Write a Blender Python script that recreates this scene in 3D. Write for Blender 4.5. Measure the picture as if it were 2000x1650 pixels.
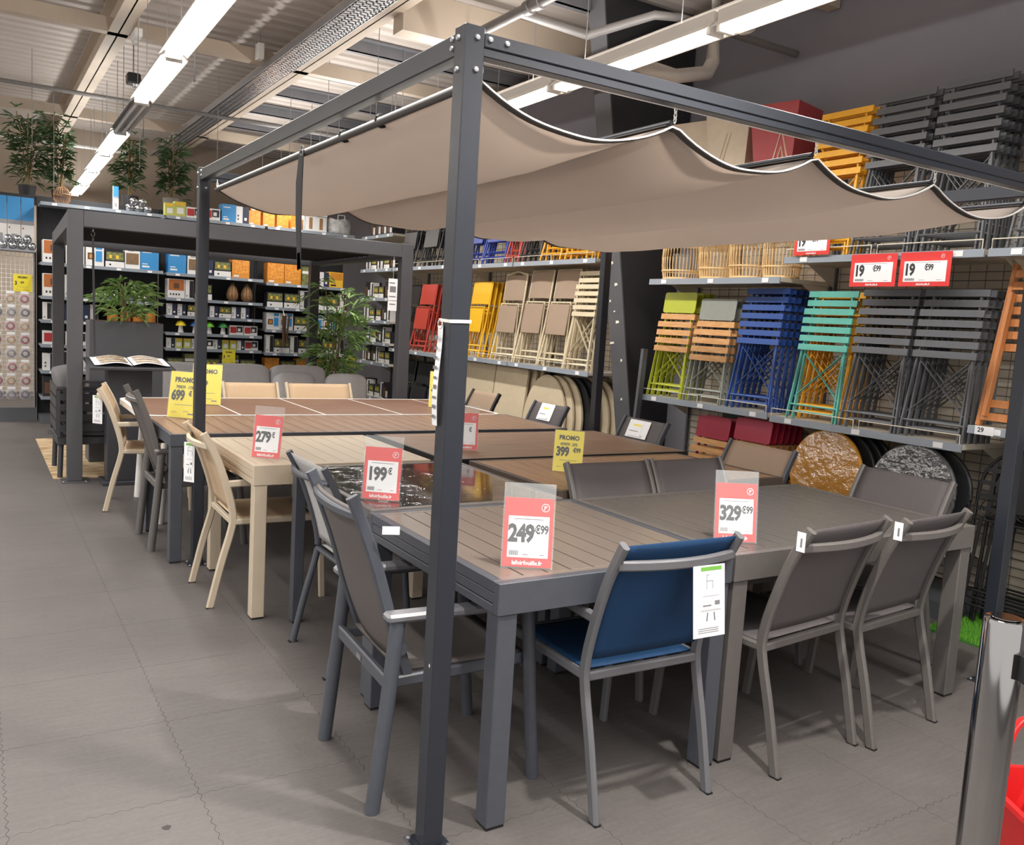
import bpy, math, random
from mathutils import Vector, Matrix
from math import sin, cos, pi, radians as R, sqrt
random.seed(7)
for _o in list(bpy.data.objects): bpy.data.objects.remove(_o, do_unlink=True)
SC = bpy.context.scene
COL = SC.collection

# ------------------------------------------------------------------ camera
cam_d = bpy.data.cameras.new('camera'); cam = bpy.data.objects.new('camera', cam_d); COL.objects.link(cam)
YAW, PIT, ROL = 1.0129, -.1123, .0599
fw = Vector((cos(PIT)*cos(YAW), cos(PIT)*sin(YAW), sin(PIT))); rt = Vector((sin(YAW), -cos(YAW), 0)); up = rt.cross(fw)
rr = cos(ROL)*rt + sin(ROL)*up; uu = -sin(ROL)*rt + cos(ROL)*up
M = Matrix((rr, uu, -fw)).transposed().to_4x4(); M.translation = Vector((-1.059, -2.0276, 1.471))
cam.matrix_world = M
cam_d.sensor_width = 36; cam_d.lens = 1706/2000*36; cam_d.clip_start = .02; cam_d.clip_end = 100
SC.camera = cam

# ------------------------------------------------------------------ world, exposure
W = bpy.data.worlds.new('store_ambient'); SC.world = W; W.use_nodes = True
bg = W.node_tree.nodes['Background']; bg.inputs[0].default_value = (1.0, .97, .94, 1); bg.inputs[1].default_value = 1.0
SC.view_settings.view_transform = 'Standard'; SC.view_settings.look = 'None'
SC.view_settings.exposure = 0.0; SC.view_settings.gamma = 1.0
SC.view_settings.use_curve_mapping = False
LAMP_W = 21.0
UP_W = 7.5      # watts of the uplight added on each fixture to brighten the ceiling
TUBE_E = 9.0

# ------------------------------------------------------------------ materials
def lin(c):
    return tuple(((v/255)/12.92 if v/255 <= .04045 else ((v/255+.055)/1.055)**2.4) for v in c)
MATS = {}
def mat(name, col, rough=.5, metal=0., vary=.0, scale=8., bump=0., bscale=200., alpha=1., trans=0., emit=0., spec=.5, stretch=None, col2=None, coat=0., bdist=.002):
    if name in MATS: return MATS[name]
    m = bpy.data.materials.new(name); m.use_nodes = True; nt = m.node_tree; b = nt.nodes['Principled BSDF']
    c = lin(col); b.inputs['Base Color'].default_value = (*c, 1); b.inputs['Roughness'].default_value = rough
    b.inputs['Metallic'].default_value = metal; b.inputs['Specular IOR Level'].default_value = spec
    if alpha < 1: b.inputs['Alpha'].default_value = alpha
    if trans: b.inputs['Transmission Weight'].default_value = trans
    if coat: b.inputs['Coat Weight'].default_value = coat; b.inputs['Coat Roughness'].default_value = .1
    if emit: b.inputs['Emission Color'].default_value = (*c, 1); b.inputs['Emission Strength'].default_value = emit
    if vary or bump or col2:
        tc = nt.nodes.new('ShaderNodeTexCoord'); mp = nt.nodes.new('ShaderNodeMapping')
        nt.links.new(tc.outputs['Object'], mp.inputs['Vector'])
        if stretch: mp.inputs['Scale'].default_value = stretch
    if vary or col2:
        n = nt.nodes.new('ShaderNodeTexNoise'); n.inputs['Scale'].default_value = scale; n.inputs['Detail'].default_value = 5
        nt.links.new(mp.outputs[0], n.inputs['Vector'])
        rp = nt.nodes.new('ShaderNodeValToRGB'); nt.links.new(n.outputs['Fac'], rp.inputs['Fac'])
        e0, e1 = rp.color_ramp.elements; e0.position = .3; e1.position = .7
        if col2:
            e0.color = (*c, 1); e1.color = (*lin(col2), 1)
        else:
            e0.color = (*[v*(1-vary) for v in c], 1); e1.color = (*[min(1, v*(1+vary)) for v in c], 1)
        nt.links.new(rp.outputs[0], b.inputs['Base Color'])
    if bump:
        n2 = nt.nodes.new('ShaderNodeTexNoise'); n2.inputs['Scale'].default_value = bscale; n2.inputs['Detail'].default_value = 3
        nt.links.new(mp.outputs[0], n2.inputs['Vector'])
        bp = nt.nodes.new('ShaderNodeBump'); bp.inputs['Strength'].default_value = bump; bp.inputs['Distance'].default_value = bdist
        nt.links.new(n2.outputs['Fac'], bp.inputs['Height']); nt.links.new(bp.outputs[0], b.inputs['Normal'])
    MATS[name] = m
    return m

def glass(name, col=(255, 255, 255), rough=.03, alpha=.2):
    if name in MATS: return MATS[name]
    m = mat(name, col, rough, alpha=alpha, spec=.6); m.use_transparent_shadow = True
    return m

def film(name, fac=.14, rough=.06, bscale=12, bdist=.02):
    m = bpy.data.materials.new(name); m.use_nodes = True; nt = m.node_tree; o = nt.nodes['Material Output']; nt.nodes.remove(nt.nodes['Principled BSDF'])
    tr = nt.nodes.new('ShaderNodeBsdfTransparent'); gl = nt.nodes.new('ShaderNodeBsdfGlossy'); gl.inputs['Roughness'].default_value = rough
    tc = nt.nodes.new('ShaderNodeTexCoord'); n = nt.nodes.new('ShaderNodeTexNoise'); n.inputs['Scale'].default_value = bscale; n.inputs['Detail'].default_value = 4; nt.links.new(tc.outputs['Object'], n.inputs['Vector'])
    bp = nt.nodes.new('ShaderNodeBump'); bp.inputs['Distance'].default_value = bdist; nt.links.new(n.outputs['Fac'], bp.inputs['Height']); nt.links.new(bp.outputs[0], gl.inputs['Normal'])
    mx = nt.nodes.new('ShaderNodeMixShader'); mx.inputs[0].default_value = fac; nt.links.new(tr.outputs[0], mx.inputs[1]); nt.links.new(gl.outputs[0], mx.inputs[2]); nt.links.new(mx.outputs[0], o.inputs[0])
    MATS[name] = m
    return m

# ------------------------------------------------------------------ mesh builder
class MB:
    def __init__(s): s.v = []; s.f = []; s.m = []; s.cur = 0
    def mi(s, i): s.cur = i; return s
    def add(s, vs, fs):
        k = len(s.v); s.v += [tuple(p) for p in vs]
        for f in fs: s.f.append(tuple(i+k for i in f)); s.m.append(s.cur)
        return s
    def box(s, x0, x1, y0, y1, z0, z1):
        return s.add([(x0,y0,z0),(x1,y0,z0),(x1,y1,z0),(x0,y1,z0),(x0,y0,z1),(x1,y0,z1),(x1,y1,z1),(x0,y1,z1)],
                     [(0,3,2,1),(4,5,6,7),(0,1,5,4),(1,2,6,5),(2,3,7,6),(3,0,4,7)])
    def cbox(s, x0, x1, y0, y1, z0, z1, c=.004):
        c = min(c, (x1-x0)*.45, (y1-y0)*.45, (z1-z0)*.45)
        X = (x0, x1); Y = (y0, y1); Z = (z0, z1); ids = {}; vs = []
        for i in (0,1):
            for j in (0,1):
                for k in (0,1):
                    sx, sy, sz = (c if i == 0 else -c), (c if j == 0 else -c), (c if k == 0 else -c)
                    for a, p in enumerate(((X[i], Y[j]+sy, Z[k]+sz), (X[i]+sx, Y[j], Z[k]+sz), (X[i]+sx, Y[j]+sy, Z[k]))):
                        ids[i,j,k,a] = len(vs); vs.append(p)
        g = lambda *a: ids[a]; fs = []
        fs += [(g(0,0,0,0),g(0,0,1,0),g(0,1,1,0),g(0,1,0,0)), (g(1,0,0,0),g(1,1,0,0),g(1,1,1,0),g(1,0,1,0)),
               (g(0,0,0,1),g(1,0,0,1),g(1,0,1,1),g(0,0,1,1)), (g(0,1,0,1),g(0,1,1,1),g(1,1,1,1),g(1,1,0,1)),
               (g(0,0,0,2),g(0,1,0,2),g(1,1,0,2),g(1,0,0,2)), (g(0,0,1,2),g(1,0,1,2),g(1,1,1,2),g(0,1,1,2))]
        for a in (0,1):
            for b in (0,1):
                fs.append((g(a,b,0,0),g(a,b,0,1),g(a,b,1,1),g(a,b,1,0)))
                fs.append((g(a,0,b,0),g(a,1,b,0),g(a,1,b,2),g(a,0,b,2)))
                fs.append((g(0,a,b,1),g(1,a,b,1),g(1,a,b,2),g(0,a,b,2)))
        for i in (0,1):
            for j in (0,1):
                for k in (0,1): fs.append((g(i,j,k,0),g(i,j,k,1),g(i,j,k,2)))
        return s.add(vs, fs)
    def obox(s, c, sx, sy, sz, mtx):
        vs = []
        for z in (-.5,.5):
            for x, y in ((-.5,-.5),(.5,-.5),(.5,.5),(-.5,.5)):
                vs.append(Vector(c) + mtx @ Vector((x*sx, y*sy, z*sz)))
        return s.add(vs, [(0,3,2,1),(4,5,6,7),(0,1,5,4),(1,2,6,5),(2,3,7,6),(3,0,4,7)])
    def sweep(s, pts, prof, up=(0,0,1), closed=False, caps=True):
        """prof: list of (a,b): a along side, b along up-ish normal"""
        P = [Vector(p) for p in pts]; n = len(P); U = Vector(up); k = len(prof); vs = []
        for i, p in enumerate(P):
            if closed: t = (P[(i+1) % n]-P[i]).normalized() + (P[i]-P[i-1]).normalized()
            elif i == 0: t = P[1]-P[0]
            elif i == n-1: t = P[-1]-P[-2]
            else: t = (P[i+1]-P[i]).normalized() + (P[i]-P[i-1]).normalized()
            t.normalize(); sd = t.cross(U)
            if sd.length < 1e-4: sd = t.cross(Vector((1,0,0)))
            if sd.length < 1e-4: sd = t.cross(Vector((0,1,0)))
            sd.normalize(); nn = sd.cross(t)
            sc = 1.
            if 0 < i < n-1 or closed:
                d = (P[(i+1) % n]-P[i]).normalized(); sc = 1/max(.5, t.dot(d))
            for a, b in prof: vs.append(p + sd*a + nn*b*sc)
        fs = []
        for i in range(n if closed else n-1):
            for j in range(k):
                a = i*k+j; b = i*k+(j+1) % k; i2 = ((i+1) % n)*k
                fs.append((a, b, i2+(j+1) % k, i2+j))
        if caps and not closed: fs += [tuple(range(k-1,-1,-1)), tuple((n-1)*k+j for j in range(k))]
        return s.add(vs, fs)
    def tube(s, pts, r, n=8, closed=False):
        return s.sweep(pts, [(r*cos(2*pi*j/n), r*sin(2*pi*j/n)) for j in range(n)], closed=closed, up=(0.013,0.021,1))
    def bar(s, pts, w, h, up=(0,0,1), c=0., closed=False):
        a, b = w/2, h/2
        if c: pr = [(-a+c,-b),(a-c,-b),(a,-b+c),(a,b-c),(a-c,b),(-a+c,b),(-a,b-c),(-a,-b+c)]
        else: pr = [(-a,-b),(a,-b),(a,b),(-a,b)]
        return s.sweep(pts, pr, up, closed)
    def lathe(s, prof, n=24, c=(0,0,0), cap=True):
        k = len(prof); vs = [(c[0]+r*cos(2*pi*i/n), c[1]+r*sin(2*pi*i/n), c[2]+z) for i in range(n) for r, z in prof]
        fs = [(i*k+j, ((i+1) % n)*k+j, ((i+1) % n)*k+j+1, i*k+j+1) for i in range(n) for j in range(k-1)]
        if cap:
            if prof[0][0] > 1e-5: fs.append(tuple(i*k for i in range(n-1,-1,-1)))
            if prof[-1][0] > 1e-5: fs.append(tuple(i*k+k-1 for i in range(n)))
        return s.add(vs, fs)
    def cyl(s, p, q, r, n=12): return s.tube([p, q], r, n)
    def surf(s, fn, nu, nv, th=0.):
        vs = [Vector(fn(i/nu, j/nv)) for j in range(nv+1) for i in range(nu+1)]; w = nu+1
        fs = [(j*w+i, j*w+i+1, (j+1)*w+i+1, (j+1)*w+i) for j in range(nv) for i in range(nu)]
        if not th: return s.add(vs, fs)
        N = []
        for j in range(nv+1):
            for i in range(w):
                a = vs[j*w+min(i+1, nu)]-vs[j*w+max(i-1, 0)]; b = vs[min(j+1, nv)*w+i]-vs[max(j-1, 0)*w+i]
                c = a.cross(b); N.append(c.normalized() if c.length > 1e-9 else Vector((0,0,1)))
        m = len(vs); vs2 = [v+n*th for v, n in zip(vs, N)]
        f2 = [tuple(i+m for i in f) for f in fs]; fs = [tuple(reversed(f)) for f in fs]
        ed = [(j*w, (j+1)*w) for j in range(nv)][::-1]; rim = [i for i in range(w)] + [j*w+nu for j in range(1, nv+1)] + [nv*w+i for i in range(nu-1,-1,-1)] + [j*w for j in range(nv-1,0,-1)]
        side = [(rim[i], rim[(i+1) % len(rim)], rim[(i+1) % len(rim)]+m, rim[i]+m) for i in range(len(rim))]
        return s.add(vs+vs2, fs+f2+side)
    def prism(s, poly, axis, a, b):
        """poly: (u,v) points; axis 'x','y','z' extrude from a to b"""
        def P(u, v, w): return {'x': (w,u,v), 'y': (u,w,v), 'z': (u,v,w)}[axis]
        n = len(poly); vs = [P(u,v,a) for u, v in poly]+[P(u,v,b) for u, v in poly]
        return s.add(vs, [tuple(range(n-1,-1,-1)), tuple(range(n,2*n))]+[(i,(i+1) % n, n+(i+1) % n, n+i) for i in range(n)])
    def ellip(s, c, rx, ry, rz, nu=14, nv=8, e=1.):
        pw = lambda v: math.copysign(abs(v)**e, v)
        vs = []; 
        for j in range(nv+1):
            t = -pi/2+pi*j/nv
            for i in range(nu):
                a = 2*pi*i/nu; vs.append((c[0]+rx*pw(cos(t))*pw(cos(a)), c[1]+ry*pw(cos(t))*pw(sin(a)), c[2]+rz*pw(sin(t))))
        return s.add(vs, [(j*nu+i, j*nu+(i+1) % nu, (j+1)*nu+(i+1) % nu, (j+1)*nu+i) for j in range(nv) for i in range(nu)])
    def xf(s, mtx, k=0):
        s.v = s.v[:k]+[tuple(mtx @ Vector(p)) for p in s.v[k:]]; return s
    def mesh(s, name, mats, smooth=None):
        me = bpy.data.meshes.new(name); me.from_pydata(s.v, [], s.f)
        if not isinstance(mats, (list, tuple)): mats = [mats]
        for m in mats: me.materials.append(m)
        if len(mats) > 1: me.polygons.foreach_set('material_index', s.m)
        me.validate(); me.update()
        if smooth is not None:
            me.polygons.foreach_set('use_smooth', [True]*len(me.polygons))
            try: me.set_sharp_from_angle(angle=R(smooth))
            except Exception: pass
        return me
    def build(s, name, mats, parent=None, smooth=None):
        o = bpy.data.objects.new(name, s.mesh(name, mats, smooth)); COL.objects.link(o)
        if parent is not None: o.parent = parent
        return o

def tag(o, label, cat, group=None):
    o['label'] = label; o['category'] = cat
    if group: o['group'] = group
    return o
def struct(o): o['kind'] = 'structure'; return o
def thing(name, label, cat, loc=(0,0,0), rz=0, group=None):
    o = bpy.data.objects.new(name, None); COL.objects.link(o); o.empty_display_size = .1
    o.location = loc; o.rotation_euler = (0,0,rz)
    return tag(o, label, cat, group)
KIDS = {}
def dup(root, loc=None, rot=None, label=None, group=None):
    def cp(o, par):
        c = o.copy(); COL.objects.link(c); c.parent = par
        for ch in [x for x in o.children]: cp(ch, c)
        return c
    r = cp(root, None)
    if loc is not None: r.location = loc
    if rot is not None: r.rotation_euler = rot
    if label: r['label'] = label
    if group: r['group'] = group
    return r
def arc(cx, cy, r, a0, a1, n): return [(cx+r*cos(R(a0+(a1-a0)*i/n)), cy+r*sin(R(a0+(a1-a0)*i/n))) for i in range(n+1)]
def rrect(w, h, r, n=4, cx=0, cy=0):
    o = []
    for sx, sy, a in ((1,-1,-90),(1,1,0),(-1,1,90),(-1,-1,180)): o += arc(cx+sx*(w/2-r), cy+sy*(h/2-r), r, a, a+90, n)
    return o

# text as mesh, lying in local XZ plane facing -Y, anchored by align
def text_mesh(txt, size, ax='CENTER', bold=0., sx=1., space=1.):
    cu = bpy.data.curves.new('txt', 'FONT'); cu.body = txt; cu.size = size; cu.align_x = ax; cu.align_y = 'CENTER'
    cu.offset = bold; cu.resolution_u = 2; cu.space_character = space; cu.fill_mode = 'BOTH'
    cu.extrude = .0002
    o = bpy.data.objects.new('txt', cu); COL.objects.link(o)
    dg = bpy.context.evaluated_depsgraph_get(); me = bpy.data.meshes.new_from_object(o.evaluated_get(dg))
    bpy.data.objects.remove(o); bpy.data.curves.remove(cu)
    me.transform(Matrix(((sx,0,0,0),(0,0,-1,0),(0,1,0,0),(0,0,0,1))))
    return me
def text(name, txt, size, m, parent, loc, ax='CENTER', bold=0., sx=1., space=1.):
    if not txt.strip(): return None
    me = text_mesh(txt, size, ax, bold, sx, space); me.materials.clear(); me.materials.append(m); me.name = name
    o = bpy.data.objects.new(name, me); COL.objects.link(o); o.parent = parent; o.location = loc
    return o
def fix_origin(o):
    pass
# ------------------------------------------------------------------ shared materials
ANTH = mat('anthracite_powder_coat', (72,75,83), .42, vary=.05, scale=30, bump=.15, bscale=900)
ANTH2 = mat('warm_anthracite_coat', (96,92,90), .38, vary=.05, scale=30, bump=.12, bscale=900)
ARM_SHEEN = mat('arm_sheen_coat', (108,108,113), .35, vary=.03)  # paler than the dark frame: highlight on the armrests put into the colour
BLACKM = mat('black_metal', (32,32,34), .4, vary=.1, scale=20)
DARKPL = mat('dark_plastic', (24,24,26), .55)
STEEL = mat('zinc_steel', (165,165,168), .35, metal=.8, vary=.08, scale=40)
CHROME = mat('polished_chrome', (176,174,173), .08, metal=1.)
WHITEP = mat('white_paint', (232,230,226), .45, vary=.03)
CREAM = mat('cream_paint', (188,172,154), .6, vary=.06, scale=3)
PAPER = mat('white_paper', (238,238,240), .6)
INK = mat('dark_ink', (50,50,54), .6)
LINK = mat('grey_ink', (120,120,124), .6)
YELLOWP = mat('promo_yellow', (240,222,58), .45)
REDP = mat('price_red', (222,62,60), .4)
CLEAR = glass('clear_acrylic', (235,240,242), .06, .07)

# floor ---------------------------------------------------------------
def floor_mat():
    m = bpy.data.materials.new('rubber_floor'); m.use_nodes = True; nt = m.node_tree; b = nt.nodes['Principled BSDF']
    g = nt.nodes.new('ShaderNodeNewGeometry')
    n1 = nt.nodes.new('ShaderNodeTexNoise'); n1.inputs['Scale'].default_value = 1.6; n1.inputs['Detail'].default_value = 8; n1.inputs['Roughness'].default_value = .65
    n2 = nt.nodes.new('ShaderNodeTexNoise'); n2.inputs['Scale'].default_value = 60; n2.inputs['Detail'].default_value = 4
    mp = nt.nodes.new('ShaderNodeMapping'); mp.inputs['Rotation'].default_value = (0,0,.5); mp.inputs['Scale'].default_value = (1.2, 16, 1)
    n3 = nt.nodes.new('ShaderNodeTexNoise'); n3.inputs['Scale'].default_value = 5; n3.inputs['Detail'].default_value = 6
    for n in (n1, n2): nt.links.new(g.outputs['Position'], n.inputs['Vector'])
    nt.links.new(g.outputs['Position'], mp.inputs['Vector']); nt.links.new(mp.outputs[0], n3.inputs['Vector'])
    a = nt.nodes.new('ShaderNodeMix'); a.data_type = 'FLOAT'; a.inputs[0].default_value = .35
    nt.links.new(n1.outputs['Fac'], a.inputs[2]); nt.links.new(n2.outputs['Fac'], a.inputs[3])
    c = nt.nodes.new('ShaderNodeMix'); c.data_type = 'FLOAT'; c.inputs[0].default_value = .3
    nt.links.new(a.outputs[0], c.inputs[2]); nt.links.new(n3.outputs['Fac'], c.inputs[3])
    rp = nt.nodes.new('ShaderNodeValToRGB'); e = rp.color_ramp.elements; e[0].position = .3; e[1].position = .72
    e[0].color = (*lin((76,72,71)), 1); e[1].color = (*lin((102,97,95)), 1)
    nt.links.new(c.outputs[0], rp.inputs['Fac']); nt.links.new(rp.outputs[0], b.inputs['Base Color'])
    b.inputs['Roughness'].default_value = .55
    bp = nt.nodes.new('ShaderNodeBump'); bp.inputs['Strength'].default_value = .12; bp.inputs['Distance'].default_value = .002
    nt.links.new(n2.outputs['Fac'], bp.inputs['Height']); nt.links.new(bp.outputs[0], b.inputs['Normal'])
    return m
FLOORM = floor_mat()
floor = struct(MB().box(-7, 4.0, -6, 13.35, -.06, -.003).build('floor', mat('floor_joint', (58,54,53), .8)))
PX, PY = .505, .53
def tile_outline():
    nt_, am = 12, .005; pts = []
    def side(n): return [((i+.5)/n, am if i % 2 else -am) for i in range(n)]
    g = .0007
    S = []
    for t, a in side(nt_*2): S.append((t, a))
    bot = [(t*PX, a) for t, a in S]; top = [(t*PX, PY+a) for t, a in S][::-1]
    rgt = [(PX+a, t*PY) for t, a in S]; lft = [(a, t*PY) for t, a in S][::-1]
    o = []
    for x, y in [(0,0)]+bot+[(PX,0)]+rgt+[(PX,PY)]+top+[(0,PY)]+lft:
        o.append((x+(g if x < PX/2 else -g), y+(g if y < PY/2 else -g)))
    return o
TO = tile_outline(); tile_me = MB().prism(TO, 'z', -.0028, 0).mesh('floor_tile', FLOORM)
cells = []
for i in range(-12, 9):
    for j in range(-10, 24):
        x, y = -.48+i*PX, .56+j*PY
        if -6.6 < x < 3.5 and -5 < y < 12.8: cells.append((x, y))
def cdist(c):
    dx, dy = c[0]+.25+1.06, c[1]+.26+2.03
    d = sqrt(dx*dx+dy*dy); ang = abs(math.atan2(dy, dx)-YAW)
    return d + (6 if ang > .72 else 0)
cells.sort(key=cdist)
for x, y in cells[:250]:
    o = bpy.data.objects.new('floor_tile', tile_me); COL.objects.link(o); o.parent = floor; o.location = (x, y, 0)
mb = MB()
for x, y in cells[250:]:
    mb.add([(x+.0007,y+.0007,0),(x+PX-.0007,y+.0007,0),(x+PX-.0007,y+PY-.0007,0),(x+.0007,y+PY-.0007,0)], [(0,1,2,3)])
o = mb.build('floor_tile_field', FLOORM, floor); o['kind'] = 'stuff'

# walls ---------------------------------------------------------------
WALLC = mat('charcoal_wall', (128,126,134), .7, vary=.05, scale=2)
struct(MB().box(3.97, 4.12, -6, 13.35, 0, 4.12).build('wall_right', WALLC))
struct(MB().box(-7, 3.97, 13.2, 13.35, 0, 4.12).build('wall_back', mat('beige_wall', (186,170,152), .7, vary=.04, scale=2)))
# corrugated roof deck
DECK = mat('roof_deck', (186,176,168), .55, vary=.05, scale=2, stretch=(.3,6,1))
mb = MB(); pf = []; y = -6.0
while y < 13.1:
    pf += [(y, 4.0), (y+.10, 4.0), (y+.125, 4.035), (y+.175, 4.035)]; y += .20
n = len(pf); vs = [(-7, a, b) for a, b in pf]+[(3.97, a, b) for a, b in pf]+[(-7, a, 4.1) for a in (pf[0][0], pf[-1][0])]
mb.add(vs, [(i, i+1, n+i+1, n+i) for i in range(n-1)])
mb.box(-7, 3.97, -6, 13.2, 4.06, 4.12)
ceil_o = struct(mb.build('ceiling', DECK))
def trim(name, mb, m): return struct(mb.build(name, m))
def ibeam(mb, axis, c, a, b, z0, z1, w, t=.012):
    for q0, q1, zz0, zz1 in ((-w/2, w/2, z0, z0+t), (-w/2, w/2, z1-t, z1), (-t/2, t/2, z0, z1)):
        if axis == 'y': mb.box(c+q0, c+q1, a, b, zz0, zz1)
        else: mb.box(a, b, c+q0, c+q1, zz0, zz1)
for k, X in enumerate((-4.4, -2.2, .03, 1.62)):
    mb = MB(); ibeam(mb, 'y', X, -6, 13.2, 3.72, 4.0, .16); trim('trim_%d' % (k+1), mb, CREAM)
PURL = mat('purlin_steel', (112,112,116), .5, vary=.06)
for k, Y in enumerate((-.7, .4, 1.5, 2.6, 3.7, 4.8, 5.95, 7.05, 8.15, 9.25, 10.35)):
    xe = 2.99 if Y == 3.7 else 3.96; mb = MB(); mb.box(1.70, xe, Y-.012, Y+.0, 3.87, 3.99); mb.box(1.70, xe, Y-.012, Y+.05, 3.87, 3.88); mb.box(1.70, xe, Y-.07, Y, 3.978, 3.99)
    trim('trim_%d' % (k+10), mb, PURL)
for k, (Y, x0, h) in enumerate(((4.35, 1.7, .30), (6.45, -7, .12), (10.6, -7, .12), (2.2, -7, .12))):
    mb = MB(); mb.box(x0, 3.96, Y-.09 if h > .2 else Y-.05, Y+.09 if h > .2 else Y+.05, 3.72-(.12 if h > .2 else 0), 3.72-(.12 if h > .2 else 0)+h)
    trim('trim_%d' % (k+30), mb, CREAM)
# tapered steel column against the right wall
mb = MB(); xa, xb = 3.70, 3.01   # inner flange at floor / roof
mb.prism([(xa,0),(3.96,0),(3.96,4.0),(xb,4.0)], 'y', 3.55, 3.565); 
mb.prism([(xa,0),(3.96,0),(3.96,4.0),(xb,4.0)], 'y', 3.72, 3.735)
trim('trim_40', mb, mat('column_dark', (46,45,49), .55, vary=.1, scale=3))
mb = MB(); mb.add([(xa-.012,3.545,0),(xa,3.545,0),(xa,3.745,0),(xa-.012,3.745,0),(xb-.012,3.545,4),(xb,3.545,4),(xb,3.745,4),(xb-.012,3.745,4)], [(0,3,2,1),(4,5,6,7),(0,1,5,4),(1,2,6,5),(2,3,7,6),(3,0,4,7)])
fl = trim('trim_41', mb, mat('column_flange', (92,92,96), .5, vary=.06, scale=4))
mb = MB()
for z, dy, w, h in ((2.0,.09,.02,.03),(1.83,.05,.035,.03),(1.62,.10,.02,.01),(1.53,.06,.04,.035),(1.36,.14,.05,.02),(1.22,.05,.02,.04),(.9,.08,.02,.02),(1.70,.15,.015,.02)):
    x = xa+(xb-xa)*z/4-.013
    mb.prism([(3.545+dy,z),(3.545+dy+w,z-.008),(3.545+dy+w*1.1,z+h*.6),(3.545+dy+w*.5,z+h*.5),(3.545+dy+w*.3,z+h)], 'x', x-.002, x+.001)
mb.build('paint_chip', mat('chipped_white', (225,222,205), .7), fl)

# ------------------------------------------------------------------ ceiling fittings
TUBE = mat('lit_tube', (255,250,240), .4, emit=TUBE_E)
REFL = mat('lamp_reflector', (226,222,216), .3, vary=.02)
MIRR = mat('mirror_reflector', (150,145,142), .25, metal=.9)
def fixture(lab, x, y0, lit, group='strip lights hung in rows'):
    t = thing('strip_light', lab, 'light', (x, y0, 3.0), -.018, group)
    mb = MB(); mb.box(-.035,.035,.01,1.49,.05,.11); mb.build('trunking', REFL, t)
    mb = MB()
    for s in (-1, 1):
        mb.add([(s*.035,.012,.052),(s*.085,.012,.012),(s*.087,.012,.014),(s*.037,.012,.056),(s*.035,1.488,.052),(s*.085,1.488,.012),(s*.087,1.488,.014),(s*.037,1.488,.056)],
               [(0,1,5,4),(1,2,6,5),(2,3,7,6),(3,0,4,7),(0,3,2,1),(4,5,6,7)])
    mb.build('reflector', REFL if lit else MIRR, t, 30)
    for s in (-1, 1):
        MB().cyl((s*.032,.05,.012),(s*.032,1.45,.012),.013,10).build('tube', TUBE if lit else WHITEP, t, 60)
    for yy in (.03, 1.465): MB().box(-.05,.05,yy-.012,yy+.012,-.004,.05).build('lamp_holder', WHITEP, t)
    for yy in (.3, 1.2): MB().cyl((0,yy,.1),(0,yy,.72),.003,6).build('hanger', STEEL, t)
    if lit:
        ld = bpy.data.lights.new('strip', 'AREA'); ld.shape = 'RECTANGLE'; ld.size = .11; ld.size_y = 1.4; ld.energy = LAMP_W; ld.color = (1,.98,.945); ld.spread = R(165)
        lo = bpy.data.objects.new('strip_lamp', ld); COL.objects.link(lo); lo.parent = t; lo.location = (0,.75,-.006)
        lu = bpy.data.lights.new('added_up_fill', 'AREA'); lu.shape = 'RECTANGLE'; lu.size = .06; lu.size_y = 1.4; lu.energy = UP_W*(2.2 if x > 1.5 else 1); lu.color = (1,.98,.945)  # extra upward lamp added on the fixture top to lift the ceiling
        lo = bpy.data.objects.new('added_uplight', lu); COL.objects.link(lo); lo.parent = t; lo.location = (0,.75,.118); lo.rotation_euler = (pi,0,0)
    return t
for r, (X0, sl, ys) in enumerate(((-.063,.029,range(-5,7)), (2.185,.012,range(-4,6)), (-2.3,.02,range(-5,6)), (-4.5,.02,range(-5,6)))):  # last two rows are out of view, added to light the scene
    for k in ys:
        y0 = (2.54 if r != 1 else 2.93)+k*1.5-(0 if r != 1 else 1.5)
        lit = not (r == 0 and k == 2)
        lab = ['lit white strip light in the row over the beige table', 'lit white strip light in the row beside the fat white pipe', 'lit white strip light in an unseen row added over the aisle', 'lit white strip light in an unseen outer row added for fill'][r]
        if not lit: lab = 'unlit strip light with mirrored reflector in the lit row'
        fixture(lab, X0+sl*y0, y0, lit, None if not lit else 'strip lights row %s' % 'abcd'[r])
# cable tray
t = thing('cable_tray', 'perforated galvanised cable tray running beside the cream roof beam', 'cable tray', (0,0,0))
mb = MB()
for s in (0, .22): mb.box(1.27+s-.006, 1.27+s+.006, -5, 12.5, 3.66, 3.72)
mb.build('side_rail', STEEL, t)
mb = MB()
y = 1.0
while y < 12.4:
    mb.box(1.27, 1.49, y, y+.035, 3.66, 3.664); y += .06
for s in (.0, .055, .11, .165, .205): mb.box(1.27+s, 1.27+s+.014, 1.0, 12.4, 3.66, 3.665)
mb.build('perforated_tray', STEEL, t)
MB().tube([(1.40,-5,3.69),(1.40,12.4,3.69)],.018,8).build('cable', mat('grey_cable',(150,145,140),.6), t)
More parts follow.
